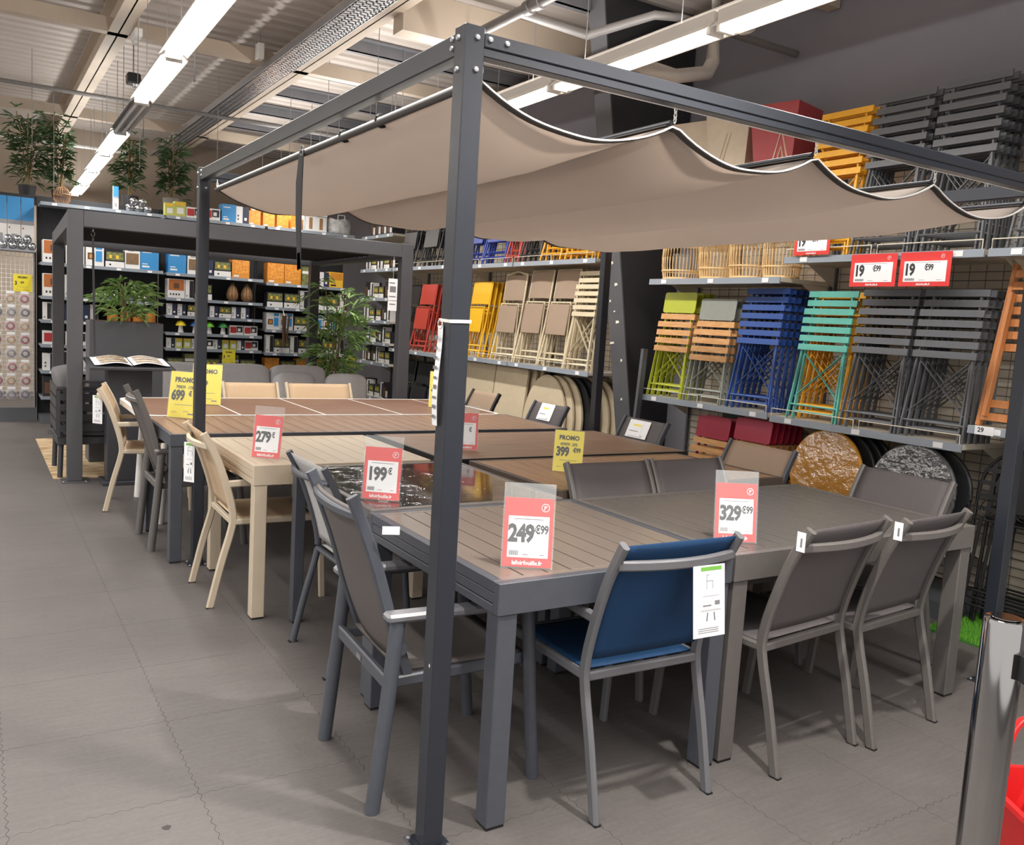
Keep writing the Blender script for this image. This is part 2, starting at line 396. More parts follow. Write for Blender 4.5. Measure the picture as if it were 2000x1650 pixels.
# pipes
GREYP = mat('grey_pipe', (120,116,114), .45, vary=.05)
tag(MB().tube([(-7,8.6,3.6),(3.9,8.45,3.6)],.022,10).build('sprinkler_pipe', GREYP, None, 60), 'thin grey sprinkler pipe crossing under the roof deck', 'pipe')
tag(MB().tube([(-7,11.9,3.55),(.9,11.75,3.55)],.022,10).build('rail_pipe', WHITEP, None, 60), 'thin white rail before the beige wall behind the bamboos', 'pipe')
t = thing('grey_pipe', 'thick grey pipe with collars slanting under the roof above the canopy frame', 'pipe')
MB().tube([(2.02,3.9,3.5),(2.02,-4,3.5)],.035,12).build('pipe', GREYP, t, 60)
for y in (3.0, 2.88, 1.35): MB().cyl((2.02,y-.03,3.5),(2.02,y+.03,3.5),.047,14).build('collar', GREYP, t, 60)
MB().tube([(2.02,3.18,3.52),(2.62,3.18,3.5),(2.71,2.57,3.5),(2.86,2.50,3.5),(3.9695,2.50,3.5)],.025,10).build('branch', GREYP, t, 60)
t = thing('white_duct', 'fat white pipe running along the dark wall behind the strip lights', 'pipe')
MB().tube([(2.86,12,3.34),(2.72,3,3.3),(2.66,-4,3.3)],.09,16).build('duct', mat('duct_white',(205,198,190),.5,vary=.04), t, 60)
mb = MB(); mb.tube([(2.72,2.9,3.3),(3.2,2.9,3.28),(3.5,2.9,3.36),(3.55,2.9,3.45),(3.55,2.9,4.0)],.05,12); mb.build('elbow', MATS['duct_white'], t, 60)
for y in (.6,1.8,3.6,4.8,6): MB().cyl((2.735,y-.02,3.303),(2.735,y+.02,3.303),.1,16).build('joint', MATS['duct_white'], t, 60)
# ceiling boxes and wires
t = thing('emergency_light', 'white boxed sensor hanging from the roof beside the lamp row', 'sensor', (.13,6.1,3.62))
MB().cbox(-.03,.03,-.12,.12,0,.07,.008).build('housing', WHITEP, t); MB().cbox(-.02,.02,.02,.10,-.02,0,.004).build('lens', REFL, t); MB().cyl((0,-.08,.07),(0,-.08,.38),.006,6).build('stem', WHITEP, t)
t = thing('hanging_camera', 'black security camera on a bent pole by the lit strip lights', 'camera', (.28,7.3,3.52))
MB().cbox(-.06,.06,-.07,.07,0,.10,.015).build('housing', BLACKM, t); MB().lathe([(.035,0),(.03,-.025),(.0,-.03)],12,(0.02,-.02,0)).build('lens', CHROME, t)
MB().tube([(.06,0,.06),(.09,-.02,.02),(.09,-.02,-.5)],.008,6).build('pole', STEEL, t); MB().cyl((0,0,.1),(0,0,.48),.006,6).build('stem', STEEL, t)
t = thing('spare_sensor', 'small grey junction box fixed by the cable tray', 'sensor', (1.2,6.3,3.72)); MB().cbox(-.03,.03,-.05,.05,0,.14,.006).build('box', WHITEP, t); MB().cyl((0,0,.14),(0,0,.28),.006,6).build('stem', STEEL, t)
wl = 'thin steel wire hanging from the roof deck'
for x, y, z in ((.35,4.9,3.1),(1.9,5.2,2.6),(2.45,5.9,2.7),(2.0,6.7,2.6),(2.6,6.4,2.5),(1.9,7.6,2.7),(2.9,7.2,2.6),(1.3,8.3,2.9),(-.5,8.6,3.0),(2.4,8.4,2.7),(3.2,5.4,2.8),(.6,9.0,3.0),(3.1,4.7,2.8),(-.2,10.0,2.7)):
    t = thing('hanging_wire', wl, 'wire', (x,y,z), 0, 'wires hanging from the roof')
    MB().cyl((0,0,.0),(0,0,3.99-z),.0035,5).build('wire', STEEL, t); MB().lathe([(.0,-.012),(.009,-.006),(.009,.006),(0,.012)],8).build('hook', STEEL, t)
# ceiling spot that throws the leg shadows
t = thing('ceiling_spot', 'black ceiling spotlight on a stem', 'light', (.72,-.78,3.05))
MB().lathe([(.03,.14),(.045,.13),(.055,.0),(.05,0),(.042,.10)],18).build('can', BLACKM, t, 40); MB().cyl((0,0,.13),(0,0,.95),.01,8).build('stem', BLACKM, t)
MB().lathe([(.0,.055),(.044,.055)],16).build('bulb', TUBE, t)
ld = bpy.data.lights.new('spot','SPOT'); ld.energy = 330; ld.spot_size = R(110); ld.spot_blend = .5; ld.shadow_soft_size = .045; ld.color = (1,.95,.88)
lo = bpy.data.objects.new('spot_lamp', ld); COL.objects.link(lo); lo.parent = t; lo.location = (0,0,-.01)
# ================================================================== pergola with fabric canopy
PW, LX, LY, PH = .058, 2.84, 3.065, 2.2127
per = thing('pergola_frame', 'anthracite metal pergola frame with square bolted posts around the tables', 'pergola', (0,0,0))
PERG = mat('pergola_coat', (40,43,51), .34, vary=.04, scale=20, bump=.08, bscale=800)
bolt_me = MB().lathe([(.0,.006),(.006,.0055),(.008,.002),(.008,0)],10).mesh('bolt', STEEL, 50)
def bolt(parent, p, rot):
    o = bpy.data.objects.new('bolt', bolt_me); COL.objects.link(o); o.parent = parent; o.location = p; o.rotation_euler = rot
for px, py, lean in ((0,0,.0),(0,LY-PW,0),(LX-PW,0,0),(LX-PW,LY-PW,0)):
    mb = MB(); mb.cbox(px,px+PW,py,py+PW,.005,PH,.003); po = mb.build('post', PERG, per)
    mb = MB(); mb.cbox(px-.024,px+PW+.024,py-.024,py+PW+.024,0,.005,.002); mb.build('base_plate', PERG, po)
    for dx, dy in ((-.013,-.013),(PW+.013,-.013),(-.013,PW+.013),(PW+.013,PW+.013)): bolt(po, (px+dx,py+dy,.005), (0,0,0))
    for z in (PH-.03, PH-.108):
        bolt(po, (px+PW*.6,py,z), (R(90),0,0)); bolt(po, (px,py+PW*.6,z), (0,R(-90),0))
bz1, bz0 = 2.201, 2.143
def beam(a, b, ax, pos):
    mb = MB()
    if ax == 'y': return mb.cbox(pos+.004,pos+.046,a,b,bz0,bz1,.003).build('beam', PERG, per)
    if ax == 'x':
        mb.cbox(a,b,pos+.004,pos+.046,bz0+.022,bz1,.003); mb.cbox(a,b,pos+.008,pos+.046,bz0,bz0+.022,.002)
    else:
        mb.cbox(pos+.004,pos+.046,a,b,bz0+.022,bz1,.003); mb.cbox(pos+.008,pos+.046,a,b,bz0,bz0+.022,.002)
    return mb.build('beam', PERG, per)
b1 = beam(PW,LX-PW,'x',0); b2 = beam(PW,LX-PW,'x',LY-PW); b3 = beam(PW,LY-PW,'y',0); b4 = beam(PW,LY-PW,'y',LX-PW)
for x in (.075,.125): bolt(b1, (x,.004,2.186), (R(90),0,0))
for z in (2.188,2.165): bolt(b3, (.004,.075,z), (0,R(-90),0)); bolt(b3, (.004,LY-.085,z), (0,R(-90),0))
mb = MB(); mb.box(PW,LX-PW,.048,.056,bz0,bz0+.01); mb.build('track', WHITEP, per)
# canopy
CAN = mat('taupe_canopy_cloth', (172,162,155), .75, vary=.06, scale=2.5, bump=.25, bscale=400)
def translucent(m, col, fac):
    nt = m.node_tree; b = nt.nodes['Principled BSDF']; o = nt.nodes['Material Output']; tr = nt.nodes.new('ShaderNodeBsdfTranslucent'); tr.inputs[0].default_value = (*lin(col), 1)
    mx = nt.nodes.new('ShaderNodeMixShader'); mx.inputs[0].default_value = fac; nt.links.new(b.outputs[0], mx.inputs[1]); nt.links.new(tr.outputs[0], mx.inputs[2]); nt.links.new(mx.outputs[0], o.inputs[0])
translucent(CAN, (196,186,178), .55)
CANH = mat('canopy_hem', (78,74,72), .8)
can = thing('sun_canopy', 'taupe fabric canopy hanging in waves from hooks under the pergola beams', 'canopy')
HX = (.085,.76,1.40,2.08,2.735); HZ = 2.098
def canz(x, y):
    for a, b in zip(HX[:-1], HX[1:]):
        if a <= x <= b:
            t = (x-a)/(b-a); e = min(1, (y-.06)/.5, (2.96-y)/.4)
            sag = .088+.045*max(0, e)
            return HZ-sag*(1-abs(2*t-1)**2.2)+.004*sin(x*23+y*5)*sin(y*9)*(1-abs(2*t-1))
    return HZ
def canpt(u, v):
    x = HX[0]+(HX[-1]-HX[0])*u; y = .07+(2.95-.07)*v
    y += .012*(sin(x*9.7)) if v in (0,1) else 0
    return (x, y, canz(x, y))
MB().surf(canpt, 96, 40, .0015).build('canopy_cloth', CAN, can, 180)
for yy, yp in ((.07,.057),(2.95,2.963)):
    xs = [HX[0]+(HX[-1]-HX[0])*i/80 for i in range(81)]
    MB().bar([(x, yy, canz(x, yy)-.004) for x in xs], .024, .004, up=(0,0,1)).build('hem', CANH, can, 60)
    MB().bar([(x, yp, canz(x, yp)-.001) for x in xs], .005, .005).build('edge_piping', mat('canopy_piping',(205,200,196),.7), can)
for i, x in enumerate(HX):
    MB().tube([(x,.075,HZ+.008),(x,2.95,HZ+.008)],.009,10).build('crossbar', WHITEP if i == 0 else PERG, can, 60)
    if i:
        mb = MB(); mb.box(x-.022,x+.022,.075,2.945,HZ-.004,HZ-.001); mb.build('sleeve', CANH, can)
    else:
        MB().tube([(x-.012,.08,HZ-.006),(x-.012,2.94,HZ-.006)],.011,8).build('sleeve', CANH, can, 60)
    for yy in (.06, 2.965):
        mb = MB()
        for k in range(3):
            c = HZ+.014+k*.014
            pts = [(x+(.005*cos(a) if k % 2 else 0), yy+(0 if k % 2 else .005*cos(a)), c+.010*sin(a)) for a in [2*pi*q/8 for q in range(8)]]
            mb.tube(pts, .0018, 5, closed=True)
        mb.build('hook_chain', WHITEP, can)
for yy in (.72, 1.05): MB().tube([(.085+.02*cos(a), yy, HZ+.004+.02*sin(a)) for a in [2*pi*q/12 for q in range(12)]],.005,6,closed=True).build('ring_clip', BLACKM, can)
STRAP = mat('black_webbing', (44,44,48), .7, bump=.3, bscale=500)
st = []
for s, off in ((0,.0),(1,.035)):
    pts = [(.06,1.45+off*.3,2.10),(.055,1.44+off,1.98),(.05,1.425+off*.7,1.84),(.05,1.415+off*.2,1.70),(.05,1.41,1.635)]
    MB().bar(pts, .003, .042, up=(0,1,0)).build('strap', STRAP, can)
MB().tube([(.06,1.45+.018*cos(a),2.10+.018*sin(a)) for a in [2*pi*q/12 for q in range(12)]],.004,6,closed=True).build('strap_ring', STEEL, can)
# tie and paper strip on the near post
zt = thing('cable_tie', 'white cable tie pulled around the near canopy post', 'cable tie', (PW/2,PW/2,1.468))
q = PW/2+.0022; MB().bar([(-q,-q,0),(q,-q,.002),(q,q,.004),(-q,q,.002)], .0015, .006, closed=True).build('band', WHITEP, zt)
MB().tube([(-q-.004,q*.55+.012*cos(a),-.008+.012*sin(a)) for a in [2*pi*k/12 for k in range(12)]],.0018,6,closed=True).build('loop', WHITEP, zt)
ps = thing('paper_strip', 'long narrow printed paper strip hanging from the post tie', 'paper label', (-.0065,.046,1.19))
MB().surf(lambda u, v: (-.002-.004*sin(v*5),-.014+.028*u,.265*v), 2, 12, .0006).build('sheet', PAPER, ps)
mb = MB(); random.seed(3)
for k in range(9): mb.box(-.0095,-.0088,-.010,.004+random.random()*.006,.02+k*.026,.026+k*.026+random.random()*.006)
mb.build('print', LINK, ps)
mb = MB(); mb.prism([(-.003,0),(0,-.006),(.003,0),(0,.006)], 'x', -.0006, 0); tag(mb.build('white_sticker', PAPER), 'tiny white diamond sticker low on the near canopy post', 'sticker').location = (-.0002,.020,.53)

# ================================================================== louvred pergola at the back
p2 = thing('louvred_pergola', 'dark grey bioclimatic pergola with flat louvred roof over the sofa', 'pergola', (-.415,5.665,0), R(-2))
P2M = mat('dark_pergola_coat', (76,75,79), .45, vary=.04, scale=10)
P2D = mat('louvre_coat', (52,49,50), .5, vary=.04)
L2X, L2Y, H2, w2 = 2.90, 3.0, 2.15, .112
for px in (0, L2X-w2):
    for py in (0, L2Y-w2):
        po = MB().cbox(px,px+w2,py,py+w2,.008,H2,.004).build('post', P2M, p2)
        MB().cbox(px-.045,px+w2+.045,py-.045,py+w2+.045,0,.008,.002).build('base_plate', P2M, po)
        for dx, dy in ((-.025,-.025),(w2+.025,-.025)): bolt(po, (px+dx,py+dy,.008), (0,0,0))
for x0, x1, y0, y1 in ((w2,L2X-w2,0.004,.06),(w2,L2X-w2,L2Y-.06,L2Y-.004),(.004,.06,w2,L2Y-w2),(L2X-.06,L2X-.004,w2,L2Y-w2)):
    MB().cbox(x0,x1,y0,y1,H2-.125,H2-.001,.003).build('beam', P2M, p2)
MB().box(.06,L2X-.06,.06,.12,H2-.125,H2-.115).build('gutter', P2D, p2)
nl = 18
for k in range(nl):
    y = .13+k*(L2Y-.26)/nl
    MB().prism([(y,H2-.075),(y+.155,H2-.055),(y+.155,H2-.045),(y,H2-.06)], 'x', .065, L2X-.065).build('louvre', P2D, p2)
mb = MB(); mb.box(.062,.10,.13,L2Y-.13,H2-.12,H2-.085); mb.build('rail', P2M, p2); mb = MB(); mb.box(L2X-.10,L2X-.062,.13,L2Y-.13,H2-.12,H2-.085); mb.build('rail', P2M, p2)
t = thing('hanging_strap', 'black crank strap hanging from the louvred pergola beam by its post', 'strap', (-.23,5.72,1.03))
MB().bar([(0,0,.92),(.004,.005,.7),(.012,.004,.3),(.018,0,0)], .016, .004, up=(0,1,0)).build('strap', STRAP, t); MB().tube([(.012*cos(a),0,.95+.022*sin(a)) for a in [2*pi*k/12 for k in range(12)]],.003,6,closed=True).build('clip', CHROME, t)
MB().cyl((0,0,.97),(0,0,.985),.006,8).build('hook', STEEL, t)
t = thing('hang_tag', 'white care sheet hanging from the right end of the louvred roof', 'label', (2.27,5.53,1.62))
MB().box(-.045,.045,-.001,0,0,.2).build('upper_card', PAPER, t); MB().box(-.045,.045,-.0012,.0002,-.095,-.005).build('lower_card', PAPER, t); MB().cyl((0,0,.2),(0,0,.40),.0012,5).build('cord', WHITEP, t)
mb = MB(); mb.box(-.03,.03,-.0022,-.0012,.075,.13); mb.box(-.035,.02,-.0022,-.0012,.155,.165); mb.box(-.035,.03,-.0022,-.0012,.03,.04); mb.box(-.03,.03,-.0022,-.0012,-.04,-.03); mb.build('print', LINK, t)

# ================================================================== tables
def wood_mat(name, c1, c2, scale=6, stretch=(14,1,14), rough=.5):
    return mat(name, c1, rough, col2=c2, scale=scale, stretch=stretch, bump=.08, bscale=60)
TB1 = mat('brushed_dark_slat', (112,102,95), .3, vary=.10, scale=5, stretch=(60,1.2,1))
TB2 = mat('anthracite_slat', (88,84,81), .36, vary=.06, scale=5, stretch=(60,1.2,1))
BEI = mat('sand_coat', (192,177,156), .5, vary=.03, scale=12)
WD5 = wood_mat('brown_polywood', (118,90,72), (150,122,100), 5, (24,.9,1))
WD6 = wood_mat('wood_print_board', (112,86,68), (152,124,102), 4, (.7,18,1))
WD7 = wood_mat('honey_polywood', (150,116,88), (172,138,108), 5, (24,.9,1))
WD8 = wood_mat('ceramic_wood_panel', (104,76,62), (140,108,90), 5, (.8,20,1))
BRN = mat('brown_frame', (82,70,62), .42, vary=.04)
TH = .745
def legs4(t, x0,x1,y0,y1, w, top, m, ins=.006):
    for x, y in ((x0+ins,y0+ins),(x1-ins-w,y0+ins),(x0+ins,y1-ins-w),(x1-ins-w,y1-ins-w)):
        l = MB().cbox(x,x+w,y,y+w,.008,top,.003).build('leg', m, t)
        MB().box(x+.003,x+w-.003,y+.003,y+w-.003,0,.008).build('foot', DARKPL, l)
def slat_table(name, label, x0,x1,y0,y1, fm, sm, nsl, leg, cap=.03, border=.028, apron=.095, layered=True, gap=.006):
    t = thing(name, label, 'table', (0,0,0)); cx, cy = (x0+x1)/2, (y0+y1)/2
    t.location = (cx,cy,0); X0,X1,Y0,Y1 = x0-cx,x1-cx,y0-cy,y1-cy
    zt = TH
    if layered:
        for ys in ((Y0,Y0+cap),(Y1-cap,Y1)): MB().cbox(X0,X1,ys[0],ys[1],zt-apron,zt,.002).build('end_cap', fm, t)
        for zz0, zz1, ins in ((zt-.034,zt,.0),(zt-.066,zt-.037,.0015),(zt-apron,zt-.069,.0)):
            for xs in ((X0+ins,X0+border),(X1-border,X1-ins)): MB().cbox(xs[0],xs[1],Y0+cap+.0015,Y1-cap-.0015,zz0,zz1,.0015).build('side_rail', fm, t)
        b0, b1_ = Y0+cap+.0015, Y1-cap-.0015
        for ys in ((b0,b0+.022),(b1_-.022,b1_)): MB().box(X0+border,X1-border,ys[0],ys[1],zt-.03,zt-.0005).build('border', sm, t)
        s0, s1 = b0+.0235, b1_-.0235
    else:
        for ys in ((Y0,Y0+border),(Y1-border,Y1)): MB().cbox(X0,X1,ys[0],ys[1],zt-apron,zt,.002).build('end_rail', fm, t)
        for xs in ((X0,X0+border),(X1-border,X1)): MB().cbox(xs[0],xs[1],Y0+border,Y1-border,zt-apron,zt,.002).build('side_rail', fm, t)
        s0, s1 = Y0+border+.001, Y1-border-.001
    a, b = X0+border+.001, X1-border-.001; pw = (b-a)/nsl
    me = MB().cbox(0,pw-gap,s0,s1,zt-.018,zt-.0008,.0012).mesh('slat', sm)
    for i in range(nsl):
        o = bpy.data.objects.new('slat', me); COL.objects.link(o); o.parent = t; o.location = (a+i*pw+gap/2,0,0)
    MB().box(a,b,s0,s1,zt-.030,zt-.020).build('under_tray', DARKPL, t)
    legs4(t,X0,X1,Y0,Y1,leg,zt-apron,fm)
    return t
slat_table('extension_table', 'dark grey slatted extending table that the blue armchair is pushed to', .195,1.112,-.004,.945, ANTH, TB1, 10, .065)
slat_table('extension_table', 'anthracite slatted extending table with two charcoal side chairs before it', 1.124,2.53,-.004,.945, ANTH2, TB2, 16, .068)
slat_table('extension_table', 'sand beige metal extending table with 279 price sign', .055,.968,1.995,2.93, BEI, BEI, 10, .062)
slat_table('slatted_table', 'long brown slatted composite table with black frame and wide corner legs', -.117,2.60,3.075,3.936, ANTH, WD5, 27, .066, apron=.07, border=.016, layered=False)
slat_table('extension_table', 'honey brown slatted table with brown frame and 399 promo sign', 1.165,2.62,1.105,1.94, BRN, WD7, 18, .07)
# smoked glass table
t = thing('glass_table', 'smoked glass topped table with dark aluminium frame and 199 price sign', 'table', (.655,1.455,0))
x0,x1,y0,y1 = -.44,.44,-.485,.485
for a in ((x0,x1,y0,y0+.03),(x0,x1,y1-.03,y1)): MB().cbox(*a,TH-.035,TH,.003).build('end_rail', ANTH2, t)
for a in ((x0,x0+.03,y0+.03,y1-.03),(x1-.03,x1,y0+.03,y1-.03)): MB().cbox(*a,TH-.035,TH,.003).build('side_rail', ANTH2, t)
gm = mat('smoked_glass', (44,38,34), .05, spec=.8, coat=.5)
MB().cbox(x0+.03,x1-.03,y0+.03,y1-.03,TH-.012,TH-.002,.001).build('glass_top', gm, t)
FILM = film('clear_film', .16, .05, 9, .02)
random.seed(5)
MB().surf(lambda u, v: (x0+.035+(x1-x0-.07)*u, y0+.035+(y1-y0-.07)*v, TH+.0006+.0030*abs(sin(u*9+3*v)*sin(v*7+u*4)+.5*sin(u*31+v*3)*sin(v*5))), 36, 36).build('protective_film', FILM, t, 180)
for y in (y0,y1-.03): MB().box(x0+.04,x1-.04,y+.004,y+.026,TH-.10,TH-.04).build('apron', ANTH2, t)
legs4(t,x0,x1,y0,y1,.05,TH-.035,ANTH)
# wood print table
t = thing('board_table', 'wood grain board table with thin black frame beside the beige table', 'table', (1.90,2.46,0))
x0,x1,y0,y1 = -.85,.85,-.48,.50
for a in ((x0,x1,y0,y0+.014),(x0,x1,y1-.014,y1)): MB().cbox(*a,TH-.03,TH,.002).build('end_rail', BLACKM, t)
for a in ((x0,x0+.014,y0+.014,y1-.014),(x1-.014,x1,y0+.014,y1-.014)): MB().cbox(*a,TH-.03,TH,.002).build('side_rail', BLACKM, t)
for a, b in ((x0+.0145,-.001),(.001,x1-.0145)): MB().cbox(a,b,y0+.0145,y1-.0145,TH-.012,TH-.001,.001).build('top_panel', WD6, t)
for y in (y0+.03,y1-.055): MB().box(x0+.05,x1-.05,y,y+.025,TH-.09,TH-.03).build('apron', BLACKM, t)
legs4(t,x0,x1,y0,y1,.06,TH-.03,BLACKM,.02)
# white framed panel table
t = thing('panel_table', 'wood look panel table with rounded white frame nearest the sofa', 'table', (1.23,4.51,0))
x0,x1,y0,y1 = -1.35,1.35,-.57,.60
o = rrect(x1-x0,y1-y0,.11,6,0,(y0+y1)/2); i_ = rrect(x1-x0-.06,y1-y0-.06,.085,6,0,(y0+y1)/2); n = len(o)
mb = MB()
vs = [(x,y,TH-.04) for x,y in o]+[(x,y,TH) for x,y in o]+[(x,y,TH) for x,y in i_]+[(x,y,TH-.04) for x,y in i_]
mb.add(vs, [(r_*n+k, r_*n+(k+1) % n, ((r_+1) % 4)*n+(k+1) % n, ((r_+1) % 4)*n+k) for r_ in range(4) for k in range(n)]); mb.build('rim', WHITEP, t, 40)
pw = (x1-x0-.062)/4.4
for k in range(5):
    a = x0+.031+k*pw; b = min(a+pw-.012, x1-.031)
    MB().cbox(a,b,y0+.032,y1-.032,TH-.014,TH-.001,.001).build('top_panel', WD8, t)
    if k < 4: MB().box(b,b+.012,y0+.032,y1-.032,TH-.02,TH-.0004).build('divider', WHITEP, t)
for sx in (-1,1):
    for yy in (y0+.13,y1-.13): MB().tube([(sx*1.18,yy,TH-.04),(sx*1.22,yy,0)],.028,10).build('leg', WHITEP, t, 60)
MB().box(-1.15,1.15,y0+.1,y1-.1,TH-.06,TH-.04).build('sub_frame', WHITEP, t)

# ================================================================== chairs
def fabric(name, col, alpha=1.): return mat(name, col, .7, vary=.08, scale=300, bump=.35, bscale=1400, alpha=alpha)
F_DK = fabric('charcoal_mesh', (90,85,86), .93); F_DK2 = fabric('graphite_mesh', (88,82,80)); F_BE = fabric('sand_mesh', (196,168,136)); F_BL = fabric('petrol_blue_mesh', (4,54,94), .97)
F_LG = fabric('pale_grey_mesh', (176,174,174)); F_TA = fabric('taupe_mesh', (160,138,118))
def smooth(pts, n=4):
    """Catmull-Rom through (a,b) points"""
    o = []
    P = [pts[0]]+list(pts)+[pts[-1]]
    for i in range(1, len(P)-2):
        for k in range(n):
            t_ = k/n; a,b,c,d = P[i-1],P[i],P[i+1],P[i+2]
            o.append(tuple(.5*((2*b[j])+(-a[j]+c[j])*t_+(2*a[j]-5*b[j]+4*c[j]-d[j])*t_*t_+(-a[j]+3*b[j]-3*c[j]+d[j])*t_**3) for j in range(len(b))))
    o.append(tuple(pts[-1])); return o
def lerp_at(pr, z):
    for (y0,z0),(y1,z1) in zip(pr[:-1], pr[1:]):
        if z0 <= z <= z1: return y0+(y1-y0)*(z-z0)/max(1e-6,z1-z0)
    return pr[-1][0]
PROF = smooth([(-.105,0),(-.055,.22),(-.012,.38),(-.004,.46),(-.03,.58),(-.085,.74),(-.15,.865)])
def chair(name, label, loc, rz, fm, fab, arms=False, rnd=False, group=None, W=.45, tagp=None):
    t = thing(name, label, 'chair', loc, rz, group); h = W/2
    def member(pts, w=.036, d=.022):
        mb = MB()
        if rnd: mb.tube(pts, .015, 10)
        else: mb.bar(pts, w, d, up=(1,0,0), c=.006)
        return mb
    def cross(pts, w=.022, d=.03):
        mb = MB()
        if rnd: mb.tube(pts, .012, 8)
        else: mb.bar(pts, w, d, up=(0,0,1), c=.005)
        return mb
    for s in (-1,1):
        l = member([(s*h,y,z) for y,z in PROF]).build('rear_leg', fm, t, 40)
        MB().box(s*h-.011,s*h+.011,-.124,-.088,0,.006).build('foot_cap', DARKPL, l)
        if arms:
            pts = [(s*h,.46,0),(s*h,.445,.30),(s*h,.43,.58),(s*h,.40,.615),(s*h,.30,.625),(s*h,-.045,.615)]
            member(smooth(pts,3), .034).build('arm_frame', fm, t, 40)
        else: member([(s*h,.46,0),(s*h,.435,.25),(s*h,.425,.425)]).build('front_leg', fm, t, 40)
        member([(s*h,.43,.425),(s*h,.0,.425)], .03).build('seat_rail', fm, t, 40)
    cross([(-h,-.004,.422),(h,-.004,.422)]).build('rear_rail', fm, t, 40)
    cross([(-h,.43,.42),(h,.43,.42)]).build('front_rail', fm, t, 40)
    yb = lerp_at(PROF,.80)
    cross([(x*h, yb-.012-.040*(1-x*x), .80) for x in [-1+2*k/10 for k in range(11)]]).build('back_bow', fm, t, 40)
    def back(u, v):
        z = .475+(.862-.475)*v; x = -h+.012+(W-.024)*u; k = 1-(2*u-1)**2
        return (x, lerp_at(PROF,z)+.004-.020*k*sin(pi*min(1,v*.9+.1))*.8, z)
    MB().surf(back, 10, 12, .003).build('back_mesh', fab, t, 180)
    def seat(u, v):
        x = -h+.010+(W-.02)*u; y = .01+.415*v; k = (1-(2*u-1)**2)
        return (x, y, .438-.016*k*sin(pi*v)+(.0 if v < .9 else -.01*(v-.9)/.1))
    MB().surf(seat, 10, 10, .003).build('seat_mesh', fab, t, 180)
    if tagp:
        tl = MB().box(-h-.0125,-h-.0115,-.140,-.108,.79,.855).build('tag_label', PAPER, t); MB().box(-h-.0131,-h-.0125,-.129,-.122,.805,.835).build('tag_print', LINK, tl)
    return t
def recliner(name, label, loc, rz, fm, fab, group=None, W=.50):
    """high back armchair: thick leg/arm hoops, separate reclining back"""
    t = thing(name, label, 'chair', loc, rz, group); h = W/2
    for s in (-1,1):
        l = MB().tube(smooth([(s*h,-.05,0),(s*h,-.02,.30),(s*h,.005,.585)],3),.023,12).build('rear_leg', fm, t, 60)
        MB().cyl((s*h,-.05,0),(s*h,-.0495,.006),.022,12).build('foot_cap', DARKPL, l)
        MB().tube(smooth([(s*h,.50,0),(s*h,.47,.30),(s*h,.445,.585)],3),.021,12).build('front_leg', fm, t, 60)
        MB().cbox(s*h-.028,s*h+.028,-.035,.47,.585,.612,.008).build('armrest', ARM_SHEEN if fm == ANTH else fm, t)
        MB().bar([(s*(h-.03),.46,.405),(s*(h-.03),.0,.385)],.035,.02,up=(1,0,0),c=.005).build('seat_rail', fm, t, 40)
        pts = smooth([(s*(h-.035),.055,.40),(s*(h-.035),.0,.56),(s*(h-.035),-.055,.74),(s*(h-.035),-.115,.90),(s*(h-.035),-.14,.955)],3)
        MB().bar(pts,.036,.022,up=(1,0,0),c=.006).build('back_frame', fm, t, 40)
        MB().cyl((s*(h-.012),.015,.50),(s*(h+.012),.015,.50),.019,14).build('pivot_knob', fm, t, 60)
    MB().bar([(-h,-.012,.39),(h,-.012,.39)],.022,.045,c=.005).build('rear_rail', fm, t, 40)
    MB().bar([(-h+.02,.455,.395),(h-.02,.455,.395)],.022,.04,c=.005).build('front_rail', fm, t, 40)
    MB().bar([(x*(h-.035),-.120-.03*(1-x*x),.895) for x in [-1+k/5 for k in range(11)]],.02,.026,c=.005).build('top_bow', fm, t, 40)
    pr = smooth([(.055,.42),(.0,.56),(-.055,.74),(-.125,.925)],3)
    def back(u, v):
        z = .425+.49*v; return (-h+.045+(W-.09)*u, lerp_at(pr,z)+.006-.018*(1-(2*u-1)**2), z)
    MB().surf(back, 10, 12, .012).build('back_mesh', fab, t, 180)
    MB().surf(lambda u, v: (-h+.04+(W-.08)*u, .03+.43*v, .41-.018*(1-(2*u-1)**2)*sin(pi*v)), 10, 10, .012).build('seat_mesh', fab, t, 180)
    MB().box(-.02,.02,-.026,-.0235,.380,.395).build('brand_plate', STEEL, t)
    return t
R90 = -pi/2
recliner('armchair', 'dark grey high back armchair with thick round legs at the 249 table end', (.012,.488,0), R90-.06, ANTH, F_DK2)
chair('dining_chair', 'dark tube frame chair with pale grey mesh at the glass table end', (.262,1.44,0), R90, ANTH, F_LG, rnd=True)
chair('armchair', 'sand beige mesh armchair with paper tag at the beige table end', (.035,2.465,0), R90-.02, BEI, F_BE, arms=True)
recliner('armchair', 'charcoal reclining armchair at the end of the long brown slatted table', (-.108,3.612,0), R90, ANTH2, F_DK2, W=.446)
chair('armchair', 'sand beige mesh armchair with hang tag at the white framed table end', (-.128,4.725,0), R90-.18, BEI, F_BE, arms=True)
chair('dining_chair', 'sand beige chair back beyond the white framed table, closer to the lectern', (.895,5.06,0), pi, BEI, F_BE, W=.44)
chair('dining_chair', 'wide sand beige chair back beyond the white framed table, closer to the bamboo', (1.475,5.06,0), pi, BEI, F_BE, W=.56)
chair('dining_chair', 'beige chair with dark frame at the far end of the white framed table', (2.66,4.62,0), -R90, BLACKM, F_TA)
chair('dining_chair', 'dark mesh chair with leaflet on its back by the round folding tables', (2.68,3.627,0), -R90, ANTH, F_DK)
chair('dining_chair', 'dark mesh chair with leaflet on its back beside the steel column', (2.80,2.62,0), -R90, ANTH, F_DK)
chair('dining_chair', 'taupe mesh chair with dark frame at the honey slatted table', (2.66,1.437,0), -R90, ANTH, F_TA, W=.48)
